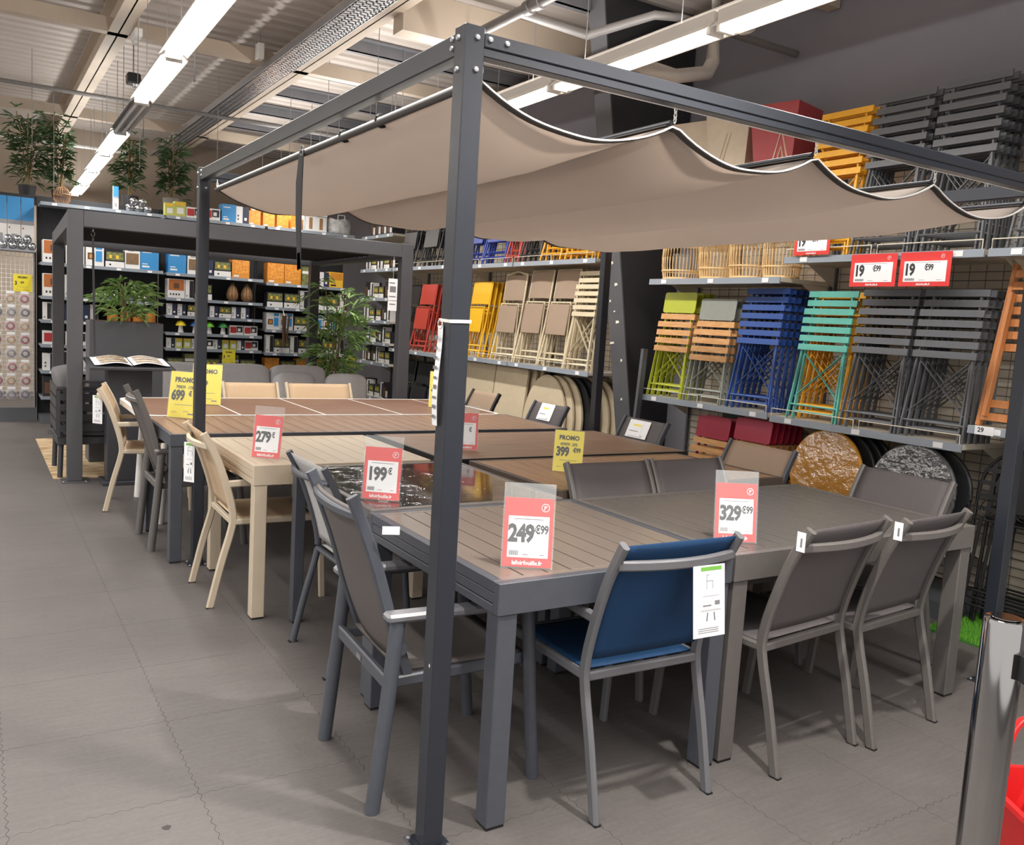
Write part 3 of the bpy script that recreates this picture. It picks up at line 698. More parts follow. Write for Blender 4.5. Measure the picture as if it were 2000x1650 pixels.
chair('dining_chair', 'charcoal mesh chair at the 329 table end before the wrapped grey disc', (2.64,.505,0), -R90, ANTH2, F_DK, W=.48)
chair('dining_chair', 'charcoal chair tucked behind the 329 table beside the 399 sign', (1.445,.985,0), pi, ANTH2, F_DK, W=.462)
chair('dining_chair', 'charcoal chair tucked behind the 329 table towards the taupe chair', (1.932,.985,0), pi, ANTH2, F_DK, W=.45)
mch = chair('armchair', 'petrol blue mesh armchair with grey frame at the 249 table', (.74,-.006,0), -.025, mat('grey_chair_coat',(100,100,104),.36,vary=.04), F_BL, arms=True, W=.445)
chair('dining_chair', 'charcoal mesh side chair at the 329 table beside the blue armchair', (1.465,-.025,0), .10, ANTH2, F_DK, W=.468, tagp=1)
chair('dining_chair', 'charcoal mesh side chair at the 329 table towards the canopy corner post', (1.953,-.035,0), .10, ANTH2, F_DK, W=.445, tagp=1)
# leaflets on chairs
GREENB = mat('leaflet_green', (110,170,70), .6)
def leaflet(label, loc, rz, w=.10, h=.2, tilt=0., two=True, stripe=False):
    t = thing('paper_leaflet', label, 'leaflet', loc, rz); t.rotation_euler = (tilt,0,rz)
    s = MB().box(-w/2,w/2,0,.0012,-h,0).build('back_sheet', PAPER, t)
    mb = MB()
    for k in range(3): mb.box(-w*.35,w*.3,-.0006,0,-h*.93-.002+k*.006,-h*.93+k*.006)
    mb.build('print', LINK, s)
    if stripe:
        f = MB().box(-w*.42,w*.2,-.0016,-.0004,-h*.9,-h*.08).build('front_sheet', PAPER, t); MB().box(-w*.25,w*.14,-.0022,-.0016,-h*.34,-h*.25).build('yellow_stripe', YELLOWP, f); MB().box(-w*.38,w*.05,-.0022,-.0016,-h*.66,-h*.62).build('print', LINK, f)
    if two:
        f = MB().box(-w*.28,w*.38,-.0025,-.0012,-h*.62,-.004).build('front_sheet', PAPER, t)
        MB().box(-w*.28,w*.38,-.0031,-.0025,-.016,-.004).build('green_band', GREENB, f)
        mb = MB(); x, z = -w*.1, -h*.30
        for a, b in (((0,0),(0,.035)),((.0,.018),(.025,.018)),((.025,.018),(.025,-.006)),((0,0),(0,-.006)),((0,.035),(.012,.037))): mb.bar([(x+a[0],-.0029,z+a[1]),(x+b[0],-.0029,z+b[1])],.0015,.0006,up=(0,1,0))
        mb.box(-w*.22,w*.3,-.0031,-.0025,-h*.43,-h*.425); mb.box(w*.16,w*.32,-.0031,-.0025,-h*.56,-h*.50); mb.box(-w*.22,w*.05,-.0031,-.0025,-h*.57,-h*.55); mb.build('print', LINK, f)
        mb = MB()
        for k in range(2): mb.bar([(w*(-.05+.2*k),-.0005,-h*.66),(w*(-.08+.26*k),-.0005,-h*.78)],.003,.0006,up=(0,1,0))
        mb.build('chair_drawing', INK, t)
    return t
leaflet('two stapled care leaflets hanging on the petrol blue armchair', (.815,-.186,.79), -.025, .125,.215,-.12)
leaflet('paper tag hanging on the beige armchair at the beige table', (-.140,2.455,.792), -.87, .062,.2)
leaflet('printed tag hanging on the beige armchair by the lectern', (-.299,4.752,.792), -.87, .085,.2)
leaflet('folded white leaflet with yellow stripe on the chair by round tables', (2.818,3.65,.862), R90, .19,.14,-.40,False,True)
leaflet('folded white leaflet with yellow stripe on the chair by the column', (2.931,2.66,.852), R90, .22,.13,-.40,False,True)
tag(MB().box(-.025,.025,-.0008,0,-.012,.012).build('paper_label', PAPER), 'small white label with blue print stuck on the dark armchair back', 'label').matrix_world = Matrix.Translation((-.035,.235,.86)) @ Matrix.Rotation(-.4,4,'Z')

# ================================================================== price signs
def bars(mb, rows):
    for x0,x1,z0,z1 in rows: mb.box(x0,x1,-.0006,0,z0,z1)
    return mb
def logo(parent, x, z, r, y):
    mb = MB(); mb.tube([(x+r*cos(a),y,z+r*sin(a)) for a in [2*pi*k/20 for k in range(20)]],r*.09,5,closed=True)
    for a in ((-.35,-.15,-.6,.5),(-.35,.45,.3,.5),(-.35,.25,-.02,.18)): mb.box(x+a[0]*r,x+a[1]*r,y-.0004,y+.0004,z+a[2]*r,z+a[3]*r)
    return mb.build('logo', PAPER, parent)
def price_sign(label, loc, rz, big, small, w=.148, h=.21, over=.045, lean=.16, holder=True, name='price_sign'):
    """red framed price card; local x width, faces -y"""
    t = thing(name, label, 'price sign', loc, rz); t.rotation_euler = (-lean,0,rz)
    c = MB().cbox(-w/2,w/2,0,.0018,.003,h,.0006).build('red_card', REDP, t)
    wl = MB().box(-w*.41,w*.42,-.0008,0,h*.15,h*.74).build('white_label', PAPER, t)
    n = len(big); wide = w > h; ps = h*(.46 if wide else .34); psx = .80 if wide else .78; cs = h*(.24 if wide else .17)
    text('price', big, ps, INK, wl, (-w*.405,-.0012,h*.485), 'LEFT', bold=ps*.045, sx=psx, space=.92)
    text('cents', small, cs, INK, wl, (w*(.0 if wide else .135 if len(small) > 1 else .155),-.0012,h*(.55 if wide else .55)), 'LEFT', bold=cs*.035, sx=.72, space=.94)
    text('shop_name', 'lafoirfouille.fr', h*.085, PAPER, c, (0,-.0012,h*.075), 'CENTER', bold=h*.002, sx=.95)
    logo(c, w*.33, h*.87, h*.055, -.0008)
    mb = bars(MB(), [(-w*.3,w*.3,h*.695,h*.705)]+[(-w*.38+k*w*.013,-w*.38+k*w*.013+w*(.004+.004*(k % 3)),h*.18,h*.25) for k in range(15)]+[(-w*.1,w*.02,h*.19,h*.20),(w*.25,w*.34,h*.19,h*.20)])
    mb.build('small_print', LINK, wl).location = (0,-.0009,0)
    if holder:
        mb = MB(); mb.box(-w/2-.004,w/2+.004,-.0042,-.0026,0,h+over); mb.box(-w/2-.004,w/2+.004,.0024,.004,0,h+over); mb.build('acrylic_holder', CLEAR, t)
        f = MB(); f.box(-w/2-.004,w/2+.004,-.004,.075,-.0008,.0012); fo = f.build('acrylic_foot', CLEAR, t); fo.rotation_euler = (lean,0,0)
    return t
def promo(label, loc, rz, was, pct, big, small, w=.148, h=.21, lean=.16, holder=True):
    t = thing('promo_sign', label, 'promo sign', loc, rz); t.rotation_euler = (-lean,0,rz)
    c = MB().cbox(-w/2,w/2,0,.0018,.002,h,.0006).build('yellow_card', YELLOWP, t)
    text('headline', 'PROMO', h*.15, INK, c, (0,-.0009,h*.82), 'CENTER', bold=h*.006, sx=.92)
    text('old_price', was+'  '+pct, h*.10, INK, c, (0,-.0009,h*.665), 'CENTER', bold=h*.002, sx=.72)
    text('price', big, h*.30, INK, c, (-w*.42,-.0009,h*.48), 'LEFT', bold=h*.014, sx=.74, space=.92)
    text('cents', small, h*.15, INK, c, (w*(.16 if len(big) > 2 else -.12),-.0009,h*.53), 'LEFT', bold=h*.006, sx=.72)
    bars(MB(), [(-w*.3,w*.3,h*.28,h*.29),(-w*.38,-w*.2,h*.12,h*.13),(w*.02,w*.2,h*.14,h*.15),(w*.18,w*.36,h*.08,h*.11)]).build('small_print', LINK, c).location = (0,-.0003,0)
    if holder:
        mb = MB(); mb.box(-w/2-.003,w/2+.003,-.0035,-.0022,0,h+.004); mb.build('acrylic_holder', CLEAR, t)
        fo = MB().box(-w/2-.003,w/2+.003,-.004,.07,-.0008,.0012).build('acrylic_foot', CLEAR, t); fo.rotation_euler = (lean,0,0)
    return t
def facing(p0, p1): return math.atan2(p1[1]-p0[1], p1[0]-p0[0])
Zs = TH+.0012
for lab, p0, p1, b, s in (('red price card reading 249 in front of the blue armchair', (.289,.141),(.415,.066),'249','€99'),
                          ('red price card reading 329 near the two charcoal side chairs', (1.177,.163),(1.317,.086),'329','€99'),
                          ('red and white 199 euro price card on the glass table', (.261,1.165),(.369,1.085),'199','€'),
                          ('red and white 279 euro price card on the beige table', (.105,2.234),(.215,2.13),'279','€'),
                          ('red and white price card standing on the wood grain board table', (1.25,2.30),(1.372,2.235),'','€')):
    price_sign(lab, ((p0[0]+p1[0])/2,(p0[1]+p1[1])/2,Zs), facing(p0,p1), b, s)
promo('yellow 399 promo card on the honey brown slatted table', (1.487,1.505,Zs), facing((1.431,1.555),(1.542,1.456)), '499€99','-20%','399','€99')
promo('large yellow 699 promo card at the end of the brown slatted table', (.085,3.80,Zs), -.75, '799€99','-13%','699','€', .21,.297)
promo('large yellow promo card on the white framed table behind the 699 card', (.41,4.60,Zs), -.45, '','','','99', .21,.297)
promo('yellow promo card on the white framed table behind the canopy post', (2.25,4.40,Zs), -.55, '','','4','', .21,.297)
# ================================================================== right wall shelving
SHELF = mat('shelf_cream', (205,196,180), .5, vary=.03); RAIL = mat('price_rail', (142,150,160), .4, vary=.03)
PANEL = mat('cream_back_panel', (214,202,184), .7, vary=.05, scale=4); UPR = mat('upright_grey', (90,92,97), .45)
WIREM = mat('grid_wire', (120,116,110), .4, metal=.4); WIREC = mat('cream_wire', (226,218,200), .45)
XF, XB = 3.40, 3.90
def shelf_bay(label, y0, y1, shelves, ztop, plinth=True):
    t = thing('shelf_bay', label, 'shelving', (XB,(y0+y1)/2,0), -pi/2); w = (y1-y0)/2; d = XB-XF
    # local: x along -Y world, y: back=0, front=-d
    for s in (-1,1): MB().cbox(s*w-.02 if s > 0 else -w-.0,s*w if s > 0 else -w+.02,.0,.05,0,ztop,.003).build('upright', UPR, t)
    MB().box(-w+.02,w-.02,.03,.04,.10,ztop).build('back_panel', PANEL, t)
    mb = MB(); x = -w+.05
    while x < w-.03: mb.cyl((x,.012,.10),(x,.012,ztop-.02),.0025,4); x += .10
    z = .13
    while z < ztop-.03: mb.cyl((-w+.02,.008,z),(w-.02,.008,z),.0025,4); z += .05
    o = mb.build('wire_grid', WIREM, t); o['kind'] = 'stuff'
    if plinth: MB().box(-w+.02,w-.02,-d+.03,-.0,.0,.10).build('plinth', UPR, t)
    for z, fence in shelves:
        sh = MB().cbox(-w+.006,w-.006,-d+.012,-.004,z-.03,z,.003).build('shelf', SHELF, t)
        MB().prism([(-d,z-.040),(-d+.012,z-.042),(-d+.012,z+.002),(-d+.004,z+.002)], 'x', -w+.006, w-.006).build('price_rail', RAIL, sh)
        for k in range(3):
            x = -w+.12+k*(2*w-.3)/2+.03*random.random(); MB().box(x,x+.055,-d-.0028,-d+.002,z-.034,z-.004).build('price_label', PAPER, sh)
        for s in (-1,1): MB().prism([(-.01,z-.03),(-.01,z-.16),(-d*.55,z-.03)], 'x', s*(w-.016)-.002, s*(w-.016)+.002).build('bracket', SHELF, sh)
        if fence:
            for a, b in ((-w+.02,-.02),(.02,w-.02)):
                mb = MB(); mb.tube([(a,-d+.004,z),(a,-d+.004,z+.05),(b,-d+.004,z+.05),(b,-d+.004,z)],.003,6); mb.build('wire_fence', WIREC, sh)
    return t
shelf_bay('shelf bay with lime, grey and blue folding chairs under cane lanterns', 1.95,3.25,[(.985,1),(1.875,0),(2.55,0)],2.7)
shelf_bay('shelf bay with teal and anthracite slatted folding chairs', .61,1.94,[(.40,0),(.975,1),(2.0,1)],2.7)
shelf_bay('shelf bay with a wooden folding chair and iron chairs below', -.73,.60,[(1.085,0),(2.0,1)],2.7,False)
shelf_bay('far shelf bay with beige folding chairs over round folding tables', 3.95,5.27,[(1.10,1),(2.06,1)],2.7)
shelf_bay('far shelf bay with yellow folding chairs over rectangular folding tables', 5.28,6.60,[(1.10,1),(2.06,1)],2.7)
shelf_bay('far shelf bay with brick red and black folding chairs', 6.61,8.15,[(1.08,0),(2.07,1)],2.7)
shelf_bay('far corner shelf bay stocked with boxed lanterns', 8.16,9.20,[(.42,0),(.87,0),(1.13,0),(1.41,0),(1.70,0),(2.07,0),(2.5,0)],2.7)

# ---- folding chairs
def cm(name, col, r=.4): return mat(name, col, r, vary=.04, scale=20)
C_LIME = cm('lime_paint',(176,184,52)); C_GREY = cm('sage_grey_paint',(140,144,136)); C_BLUE = cm('blue_paint',(44,78,148)); C_TEAL = cm('teal_paint',(92,172,158)); C_YEL = cm('yellow_paint',(236,172,44))
C_ANT = cm('chair_anthracite',(92,94,98)); C_RED = cm('raspberry_paint',(186,52,78)); C_BRICK = cm('brick_red_paint',(186,66,54)); C_BLK = cm('black_chair_paint',(42,42,44)); C_CREAM = cm('cream_chair_paint',(214,200,170)); C_BYEL = cm('sun_yellow_paint',(238,184,30)); C_RBLUE = cm('royal_blue_paint',(30,58,150))
C_ACA = mat('acacia_slat', (196,142,88), .5, col2=(216,166,110), scale=6, stretch=(2,12,12)); C_TEAK = mat('teak_wood', (170,106,58), .5, col2=(196,130,76), scale=5, stretch=(10,10,1))
def rot(lean, rz): return (lean, 0, rz)
RZ = -pi/2
def slat_chair(label, loc, fm, sm, panel=False, H=.87, Wd=.40, lean=-.14, group=None, thick=.012):
    t = thing('folding_chair', label, 'folding chair', loc, 0, group); t.rotation_euler = rot(lean, RZ)
    h = Wd/2
    for s in (-1,1):
        l = MB().bar([(s*(h-.03),-.018,.0),(s*(h-.05),-.012,H)],.010,.022,up=(0,1,0)).build('back_leg', fm, t)
        MB().bar([(s*(h+.005),-.035,.0),(s*(h-.025),-.028,.47),(s*(h-.035),-.028,H*.62)],.010,.020,up=(0,1,0)).build('seat_leg', fm, t)
    z0 = H*.53
    if panel:
        MB().prism(rrect(Wd-.02,.155,.02,3,0,H-.078), 'y', -.030,-.024).build('backrest', fm, t)
        zs = [H-.185-k*.062 for k in range(5)]; hh = .042
    else:
        n = 7; zs = [H-.02-k*(H-z0)/(n-.2) for k in range(n)]; hh = .038
    for k, z in enumerate(zs):
        MB().box(-h-(0 if panel else 0),h,-.050 if k > (0 if panel else 1) else -.03,-.050+thick if k > (0 if panel else 1) else -.03+thick,z-hh/2,z+hh/2).build('slat', sm, t)
    for s in (-1,1): MB().bar([(s*(h-.04),-.022,H*.52),(-s*(h-.02),-.022,.14)],.004,.016,up=(0,1,0)).build('cross_brace', fm, t)
    MB().cyl((-h+.03,-.02,.05),(h-.03,-.02,.05),.006,6).build('foot_bar', fm, t); MB().cyl((-h,-.035,.09),(h,-.035,.09),.006,6).build('foot_bar', fm, t)
    return t
def stack(first, n, front, rest, group, dx=.055, dy=0., mats=None):
    first['label'] = front
    for k in range(1, n):
        l = first.location; dup(first, (l[0]+dx*k, l[1]+dy*k, l[2]), None, rest, group)
s1 = .985
def grp(Y, X, z, n, fm, sm, panel, nm, place, H=.84, dx=.06, Wd=.37, lean=-.12):
    f = slat_chair('x', (X,Y,z), fm, sm, panel, H, Wd, lean)
    stack(f, n, '%s folding chair in front %s' % (nm, place), '%s folding chair behind the front one %s' % (nm, place), '%s folding chairs %s' % (nm, place), dx)
grp(3.0,3.455,s1,4,C_LIME,C_ACA,True,'lime green wood slatted','on the shelf',.80)
grp(2.592,3.455,s1,3,C_GREY,C_ACA,True,'sage grey wood slatted','on the shelf',.755)
grp(2.155,3.455,s1,5,C_BLUE,C_BLUE,False,'blue metal slatted','under the lanterns',.83)
s2 = .975
grp(1.62,3.455,s2,1,C_TEAL,C_TEAL,False,'teal metal slatted','beside the blue stack',.82)
f = slat_chair('x', (3.51,1.62,s2), C_YEL, C_YEL, False, .82, .37); stack(f, 4, 'mustard yellow slatted folding chair right behind the teal chair', 'mustard yellow slatted folding chair deeper behind the teal chair', 'mustard chairs behind the teal one', .06)
grp(1.215,3.455,s2,5,C_ANT,C_ANT,False,'anthracite slatted','next to the teal chair',.83)
grp(.812,3.455,s2,5,C_ANT,C_ANT,False,'anthracite slatted','at the bay end towards the teak chair',.83,dx=.06)
# top shelf stacks
grp(1.66,3.455,2.0,3,C_YEL,C_YEL,False,'mustard yellow slatted','on the top shelf',.90)
grp(1.26,3.455,2.0,4,C_ANT,C_ANT,False,'anthracite slatted','on the top shelf beside the mustard stack',.93)
grp(.84,3.455,2.0,5,C_ANT,C_ANT,False,'anthracite slatted','on the top shelf end',.94,.06)
grp(.32,3.455,2.0,5,C_ANT,C_ANT,False,'anthracite slatted','on the top shelf over the teak chair',.92)
# raspberry chairs on the floor
f = slat_chair('x', (3.46,2.56,.11), C_RED, C_ACA, True, .78, .35); stack(f, 2, 'raspberry red folding chair with wood slats near the column on the floor', 'raspberry red folding chair behind the front one near the column', 'raspberry chairs near the column', .07)
f = slat_chair('x', (3.455,2.18,.11), C_RED, C_ACA, True, .81, .35); stack(f, 6, 'raspberry red folding chair with wood slats beside the wrapped yellow disc', 'raspberry red folding chair deep in the stack beside the yellow disc', 'raspberry chairs by the yellow disc', .06)
f = slat_chair('x', (3.70,2.56,.11), cm('bottle_green',(38,66,50)), C_ACA, True, .84, .35); f['label'] = 'bottle green folding chair behind the raspberry chairs'
# teak chair
t = thing('folding_chair', 'teak wooden folding chair on the shelf with the 29 label', 'folding chair', (3.47,.36,1.085)); t.rotation_euler = rot(-.16, RZ)
for s in (-1,1):
    MB().bar([(s*.21,-.01,0),(s*.19,0,.86)],.022,.045,up=(0,1,0),c=.004).build('back_leg', C_TEAK, t); MB().bar([(s*.17,-.045,.05),(s*.16,-.045,.70)],.022,.045,up=(0,1,0),c=.004).build('seat_leg', C_TEAK, t)
for z in (.05,.12): MB().box(-.2,.2,-.03,-.012,z-.02,z+.02).build('rung', C_TEAK, t)
for k in range(7): MB().box(-.19,.19,-.016,-.002,.40+k*.065,.44+k*.065).build('slat', C_TEAK, t)
lb = thing('shelf_label', 'white shelf label printed 29 on the rail under the teak chair', 'price label', (3.396,.50,1.045), RZ); MB().box(-.05,.05,-.002,0,0,.045).build('card', PAPER, lb); text('number', '29', .034, INK, lb, (-.018,-.0026,.024), 'CENTER', bold=.0008)

# ---- panel folding chairs (far bays)
def panel_chair(label, loc, fm, pm, H=.80, lean=-.14, Wd=.38, arch=False, group=None, textile=False):
    t = thing('folding_chair', label, 'folding chair', loc, 0, group); t.rotation_euler = rot(lean, RZ); h = Wd/2
    for s in (-1,1):
        MB().tube(smooth([(s*(h+.02),-.05,0),(s*(h+.01),-.03,H*.28),(s*h,-.012,H*.55),(s*h,-.01,H)],3),.010,8).build('back_tube', fm, t, 60)
        MB().tube([(s*(h-.02),-.012,0),(s*(h-.03),-.03,H*.40),(s*(h-.03),-.045,H*.66)],.009,8).build('leg_tube', fm, t, 60)
    if arch:
        MB().tube([(x*h,-.01,H+.03*(cos(x*pi)*.5+.5)) for x in [-1+k/6 for k in range(13)]],.010,8).build('top_tube', fm, t, 60)
    else: MB().cyl((-h,-.01,H-.005),(h,-.01,H-.005),.009,8).build('top_tube', fm, t, 60)
    MB().surf(lambda u, v: (-h+.008+(Wd-.016)*u, -.014-.012*(1-(2*u-1)**2), H*.70+(H*.29)*v), 6, 3, .006).build('back_panel', pm, t, 60)
    MB().cbox(-h+.02,h-.02,-.062,-.05,H*.32,H*.635,.004).build('seat_panel', pm, t)
    for z, y in ((.06,-.047),(.12,-.013),(H*.655,-.045)): MB().cyl((-h-.02 if y < -.04 and z < .1 else -h+.02,y,z),(h+.02 if y < -.04 and z < .1 else h-.02,y,z),.008,6).build('rung', fm, t)
    return t
def pstack(Y, X, z, n, fm, nm, place, dx=.06, pm=None, **k):
    f = panel_chair('x', (X+.016,Y,z), fm, pm or fm, **k)
    stack(f, n, '%s folding chair in front %s' % (nm, place), '%s folding chair further back %s' % (nm, place), '%s folding chairs %s' % (nm, place), dx)
zm, ztp = 1.08, 2.07
pstack(7.92,3.50,zm,1,C_BLK,'black metal panel','beside the brick red stack')
pstack(7.40,3.46,zm,4,C_BRICK,'brick red metal panel','on the middle shelf')
zm = 1.10
pstack(6.12,3.46,zm,4,C_BYEL,'bright yellow metal panel','on the middle shelf')
pstack(5.436,3.455,zm,3,C_CREAM,'cream tube arched','beside the yellow stack',pm=F_TA,dx=.055,H=.86,arch=True,lean=-.12)
pstack(5.0,3.46,zm,3,C_CREAM,'cream tube high back','middle of the beige bay',pm=F_TA,H=.90,Wd=.36)
pstack(4.575,3.46,zm,3,C_CREAM,'cream tube high back','beside the cream slatted chair',pm=F_TA,H=.90,Wd=.36)
grp(4.172,3.46,zm,3,C_CREAM,C_CREAM,False,'cream slatted','by the steel column',.87,.05,.34)
pstack(7.78,3.46,ztp,3,C_BLK,'black metal panel','on the far top shelf end',H=.66)
pstack(7.20,3.46,ztp,3,C_BLK,'black metal panel','above the brick red stack',H=.66)
zt2 = 2.06
pstack(6.15,3.46,zt2,3,C_RBLUE,'royal blue metal panel','on the far top shelf',H=.66)
pstack(5.708,3.46,zt2,2,C_RBLUE,'royal blue metal panel','beside the brick red chair above',H=.66)
pstack(5.352,3.46,zt2,2,C_BRICK,'brick red metal panel','on the far top shelf',H=.66,Wd=.2)
pstack(5.035,3.46,zt2,3,C_BLK,'black metal panel','between brick red and yellow above',H=.66,Wd=.3)
pstack(4.68,3.46,zt2,5,C_YEL,'mustard metal panel','on the far top shelf',H=.66,Wd=.28)
pstack(4.28,3.46,zt2,5,C_YEL,'mustard metal panel','on the far top shelf by the column',H=.66,Wd=.28)
pstack(7.88,3.46,.11,2,C_BLK,'black metal panel','on the floor by the lantern bay',H=.84)
pstack(7.42,3.46,.11,3,C_BLK,'black metal panel','on the floor under the brick red stack',H=.84)
pstack(6.96,3.46,.11,2,C_RBLUE,'royal blue metal panel','on the floor',H=.86)
# folded tables below
TBEI = cm('folding_table_beige',(206,190,162),.45)
def leaning(o, lean): o.rotation_euler = rot(lean, RZ); return o
for i, (Y, X, w, lab) in enumerate(((6.01,3.46,.62,'beige rectangular folding table top leaning beside the royal blue chair'),(5.03+.35,3.46,.60,'beige rectangular folding table top beside the round ones'),(5.32,3.52,.60,'beige rectangular folding table second in the leaning row'),(5.27,3.59,.60,'beige rectangular folding table at the back of the leaning row'))):
    t = thing('folding_table', lab, 'folding table', (X,Y,.11)); leaning(t,-.07 if i == 3 else -.10)
    MB().prism(rrect(w,.92,.02,3,0,.47), 'y', -.022, 0).build('top', TBEI, t); MB().tube([(-w*.35,.012,.1),(-w*.3,.012,.8),(w*.3,.012,.8),(w*.35,.012,.1)],.010,6).build('leg_frame', C_CREAM, t)
for i in range(7):
    t = thing('folding_table', 'beige round folding table top at the front of the row' if i == 0 else ('dark round folding table top behind the beige ones' if i in (3,4) else 'beige round folding table top behind the front one'), 'folding table', (3.45+.042*i,4.70-.075*i,.11), 0, None if i == 0 else ('dark round tables' if i in (3,4) else 'round folding tables'))
    leaning(t,-.08); r = .42
    MB().prism([(r*sin(2*pi*k/40)*.82,.46+r*1.08*cos(2*pi*k/40)) for k in range(40)], 'y', -.018, 0).build('top', C_BLK if i in (3,4) else TBEI, t)
    MB().tube([(r*.78*sin(a),.008,.46+r*1.02*cos(a)) for a in [2*pi*k/28 for k in range(28)]],.008,6,closed=True).build('rim', C_CREAM, t, 60)
    MB().tube([(-.2,.012,.04),(-.16,.012,.75),(.16,.012,.75),(.2,.012,.04)],.009,6).build('leg_frame', C_CREAM, t)
# wrapped round tops in the near bays
WRAP = film('stretch_wrap', .22, .10, 10, .03)
def disc(lab, X, Y, r, m, wrapped, grpn=None, z=.11, lean=-.10):
    t = thing('table_top', lab, 'table top', (X,Y,z), 0, grpn); leaning(t, lean)
    MB().prism([(r*sin(2*pi*k/48),r+r*cos(2*pi*k/48)) for k in range(48)], 'y', -.02, 0).build('disc', m, t)
    MB().tube([((r-.004)*sin(a),-.010,r+(r-.004)*cos(a)) for a in [2*pi*k/48 for k in range(48)]],.013,6,closed=True).build('rim', m, t, 60)
    if wrapped: MB().surf(lambda u, v: ((r*.985*v)*sin(2*pi*u),-.0275-.005*sin(23*u*pi)*sin(14*v)*v,r+(r*.985*v)*cos(2*pi*u)), 48, 10).build('stretch_film', WRAP, t, 180)
disc('glossy mustard round table top wrapped in film on the floor', 3.455,1.51,.26, cm('mustard_top',(214,152,52),.25), True, None, .4095)
for k in range(3): disc('black round table top behind the wrapped mustard one', 3.54+.05*k,1.48-.03*k,.26, C_BLK, False, 'black round tops', .4095)
disc('charcoal round table top wrapped in film on the floor', 3.455,.92,.26, cm('charcoal_top',(92,92,94),.3), True, None, .4095)
disc('black round table top behind the wrapped charcoal one', 3.54,.88,.26, C_BLK, False, None, .4095)
# wrought iron chairs
def iron_chair(label, loc, group=None):
    t = thing('iron_chair', label, 'chair', loc, 0, group); leaning(t,-.09); h = .21
    arch_ = [(-h,0,.0),(-h,0,.62)]+[(h*-cos(a),0,.70+.25*sin(a)) for a in [pi*k/14 for k in range(15)]]+[(h,0,.62),(h,0,0)]
    MB().tube(arch_,.010,8).build('arch_frame', BLACKM, t, 60)
    for x in (-.14,-.07,0,.07,.14): MB().box(x-.012,x+.012,-.004,.0,.58,.70+.24*sqrt(max(0,1-(x/h)**2))).build('lattice_strap', BLACKM, t)
    for z in (.62,.69,.76,.83): MB().box(-h+.01,h-.01,-.007,-.003,z-.012,z+.012).build('lattice_strap', BLACKM, t)
    MB().lathe([(.0,0),(.135,0),(.135,.012),(0,.012)],28).xf(Matrix.Translation((.03,-.02,.76)) @ Matrix.Rotation(pi/2,4,'X')).build('seat', BLACKM, t)
    for x, z, r in ((-.13,.63,.045),(.13,.63,.045),(-.045,.63,.04),(.05,.63,.04),(.0,.90,.04)): MB().tube([(x+r*cos(a),-.012,z+r*sin(a)) for a in [2*pi*k/16 for k in range(16)]],.004,5,closed=True).build('scroll', BLACKM, t, 60)
    for s in (-1,1): MB().tube([(s*(h-.03),-.03,0),(s*(h-.05),-.02,.58)],.009,6).build('front_leg', BLACKM, t)
    for z in (.56,.10,.14,.18): MB().cyl((-h,-.012,z),(h,-.012,z),.007,6).build('rung', BLACKM, t)
    return t
f = iron_chair('black wrought iron chair with scrolls at the front of its row on the grass mat', (3.50,.375,.022))
for k in range(1,4): dup(f, (3.50+.07*k,.36-.02*k,.022), None, 'black wrought iron chair behind the front one on the grass mat', 'iron chairs on the grass mat')
dup(f, (3.50,-.10,.022), None, 'black wrought iron chair beyond the canopy corner post on the grass mat')
# grass mat
t = thing('grass_mat', 'bright green artificial grass mat under the iron chairs', 'grass mat', (3.22,-.5,0))
MB().box(.0,.64,.0,1.10,.0,.008).build('backing', cm('mat_green',(54,110,34),.8), t)
GR = mat('grass_blade', (84,156,40), .6, col2=(112,178,58), scale=60); random.seed(11); mb = MB()
for k in range(26000):
    x, y = random.uniform(.004,.64)**1.0, random.uniform(.005,1.095); a = random.uniform(0,6.28); l = random.uniform(.014,.026); dx, dy = .0016*cos(a), .0016*sin(a); lx, ly = random.uniform(-.008,.008), random.uniform(-.008,.008)
    mb.add([(x-dx,y-dy,.008),(x+dx,y+dy,.008),(x+lx,y+ly,.008+l)], [(0,1,2)])
o = mb.build('grass_blades', GR, t); o['kind'] = 'stuff'
# lanterns
CANE = mat('cane', (222,186,130), .55, col2=(236,204,152), scale=30)
def lantern(label, Y, X, r, h, group=None):
    t = thing('cane_lantern', label, 'lantern', (X,Y,1.8755), 0, group); mb = MB(); n = 34
    rad = lambda q: r*(.80+.20*sin(pi*min(1,max(0,q*.9+.05)))**.6)
    for k in range(n):
        a = 2*pi*k/n; mb.tube([(rad(q)*cos(a),rad(q)*sin(a),h*q) for q in (0.015,.12,.3,.5,.7,.88,.985)],.0042,5)
    o = mb.build('cane_cage', CANE, t, 60); o['kind'] = 'stuff'
    for q in (.02,.2,.8,.98): MB().tube([(1.03*rad(q)*cos(a),1.03*rad(q)*sin(a),h*q) for a in [2*pi*k/28 for k in range(28)]],.006,6,closed=True).build('ring', CANE, t, 60)
    MB().lathe([(.0,.008),(rad(.02),.008),(rad(.02),.018),(0,.018)],20).build('base', CANE, t); MB().lathe([(.06,.02),(.062,.2),(.058,.2),(.056,.024)],16,cap=False).build('glass_cup', CLEAR, t, 60)
    return t
lantern('barrel shaped cane lantern at the column end of the shelf', 3.06,3.55,.145,.33)
lantern('cane lantern peeking between two bigger ones', 2.872,3.757,.11,.34)
lantern('tall barrel cane lantern second from the column', 2.685,3.56,.135,.38)
lantern('largest straight sided cane lantern on the shelf', 2.375,3.57,.150,.43)
lantern('cane lantern beside the price card near the mustard chairs', 2.088,3.56,.128,.38)
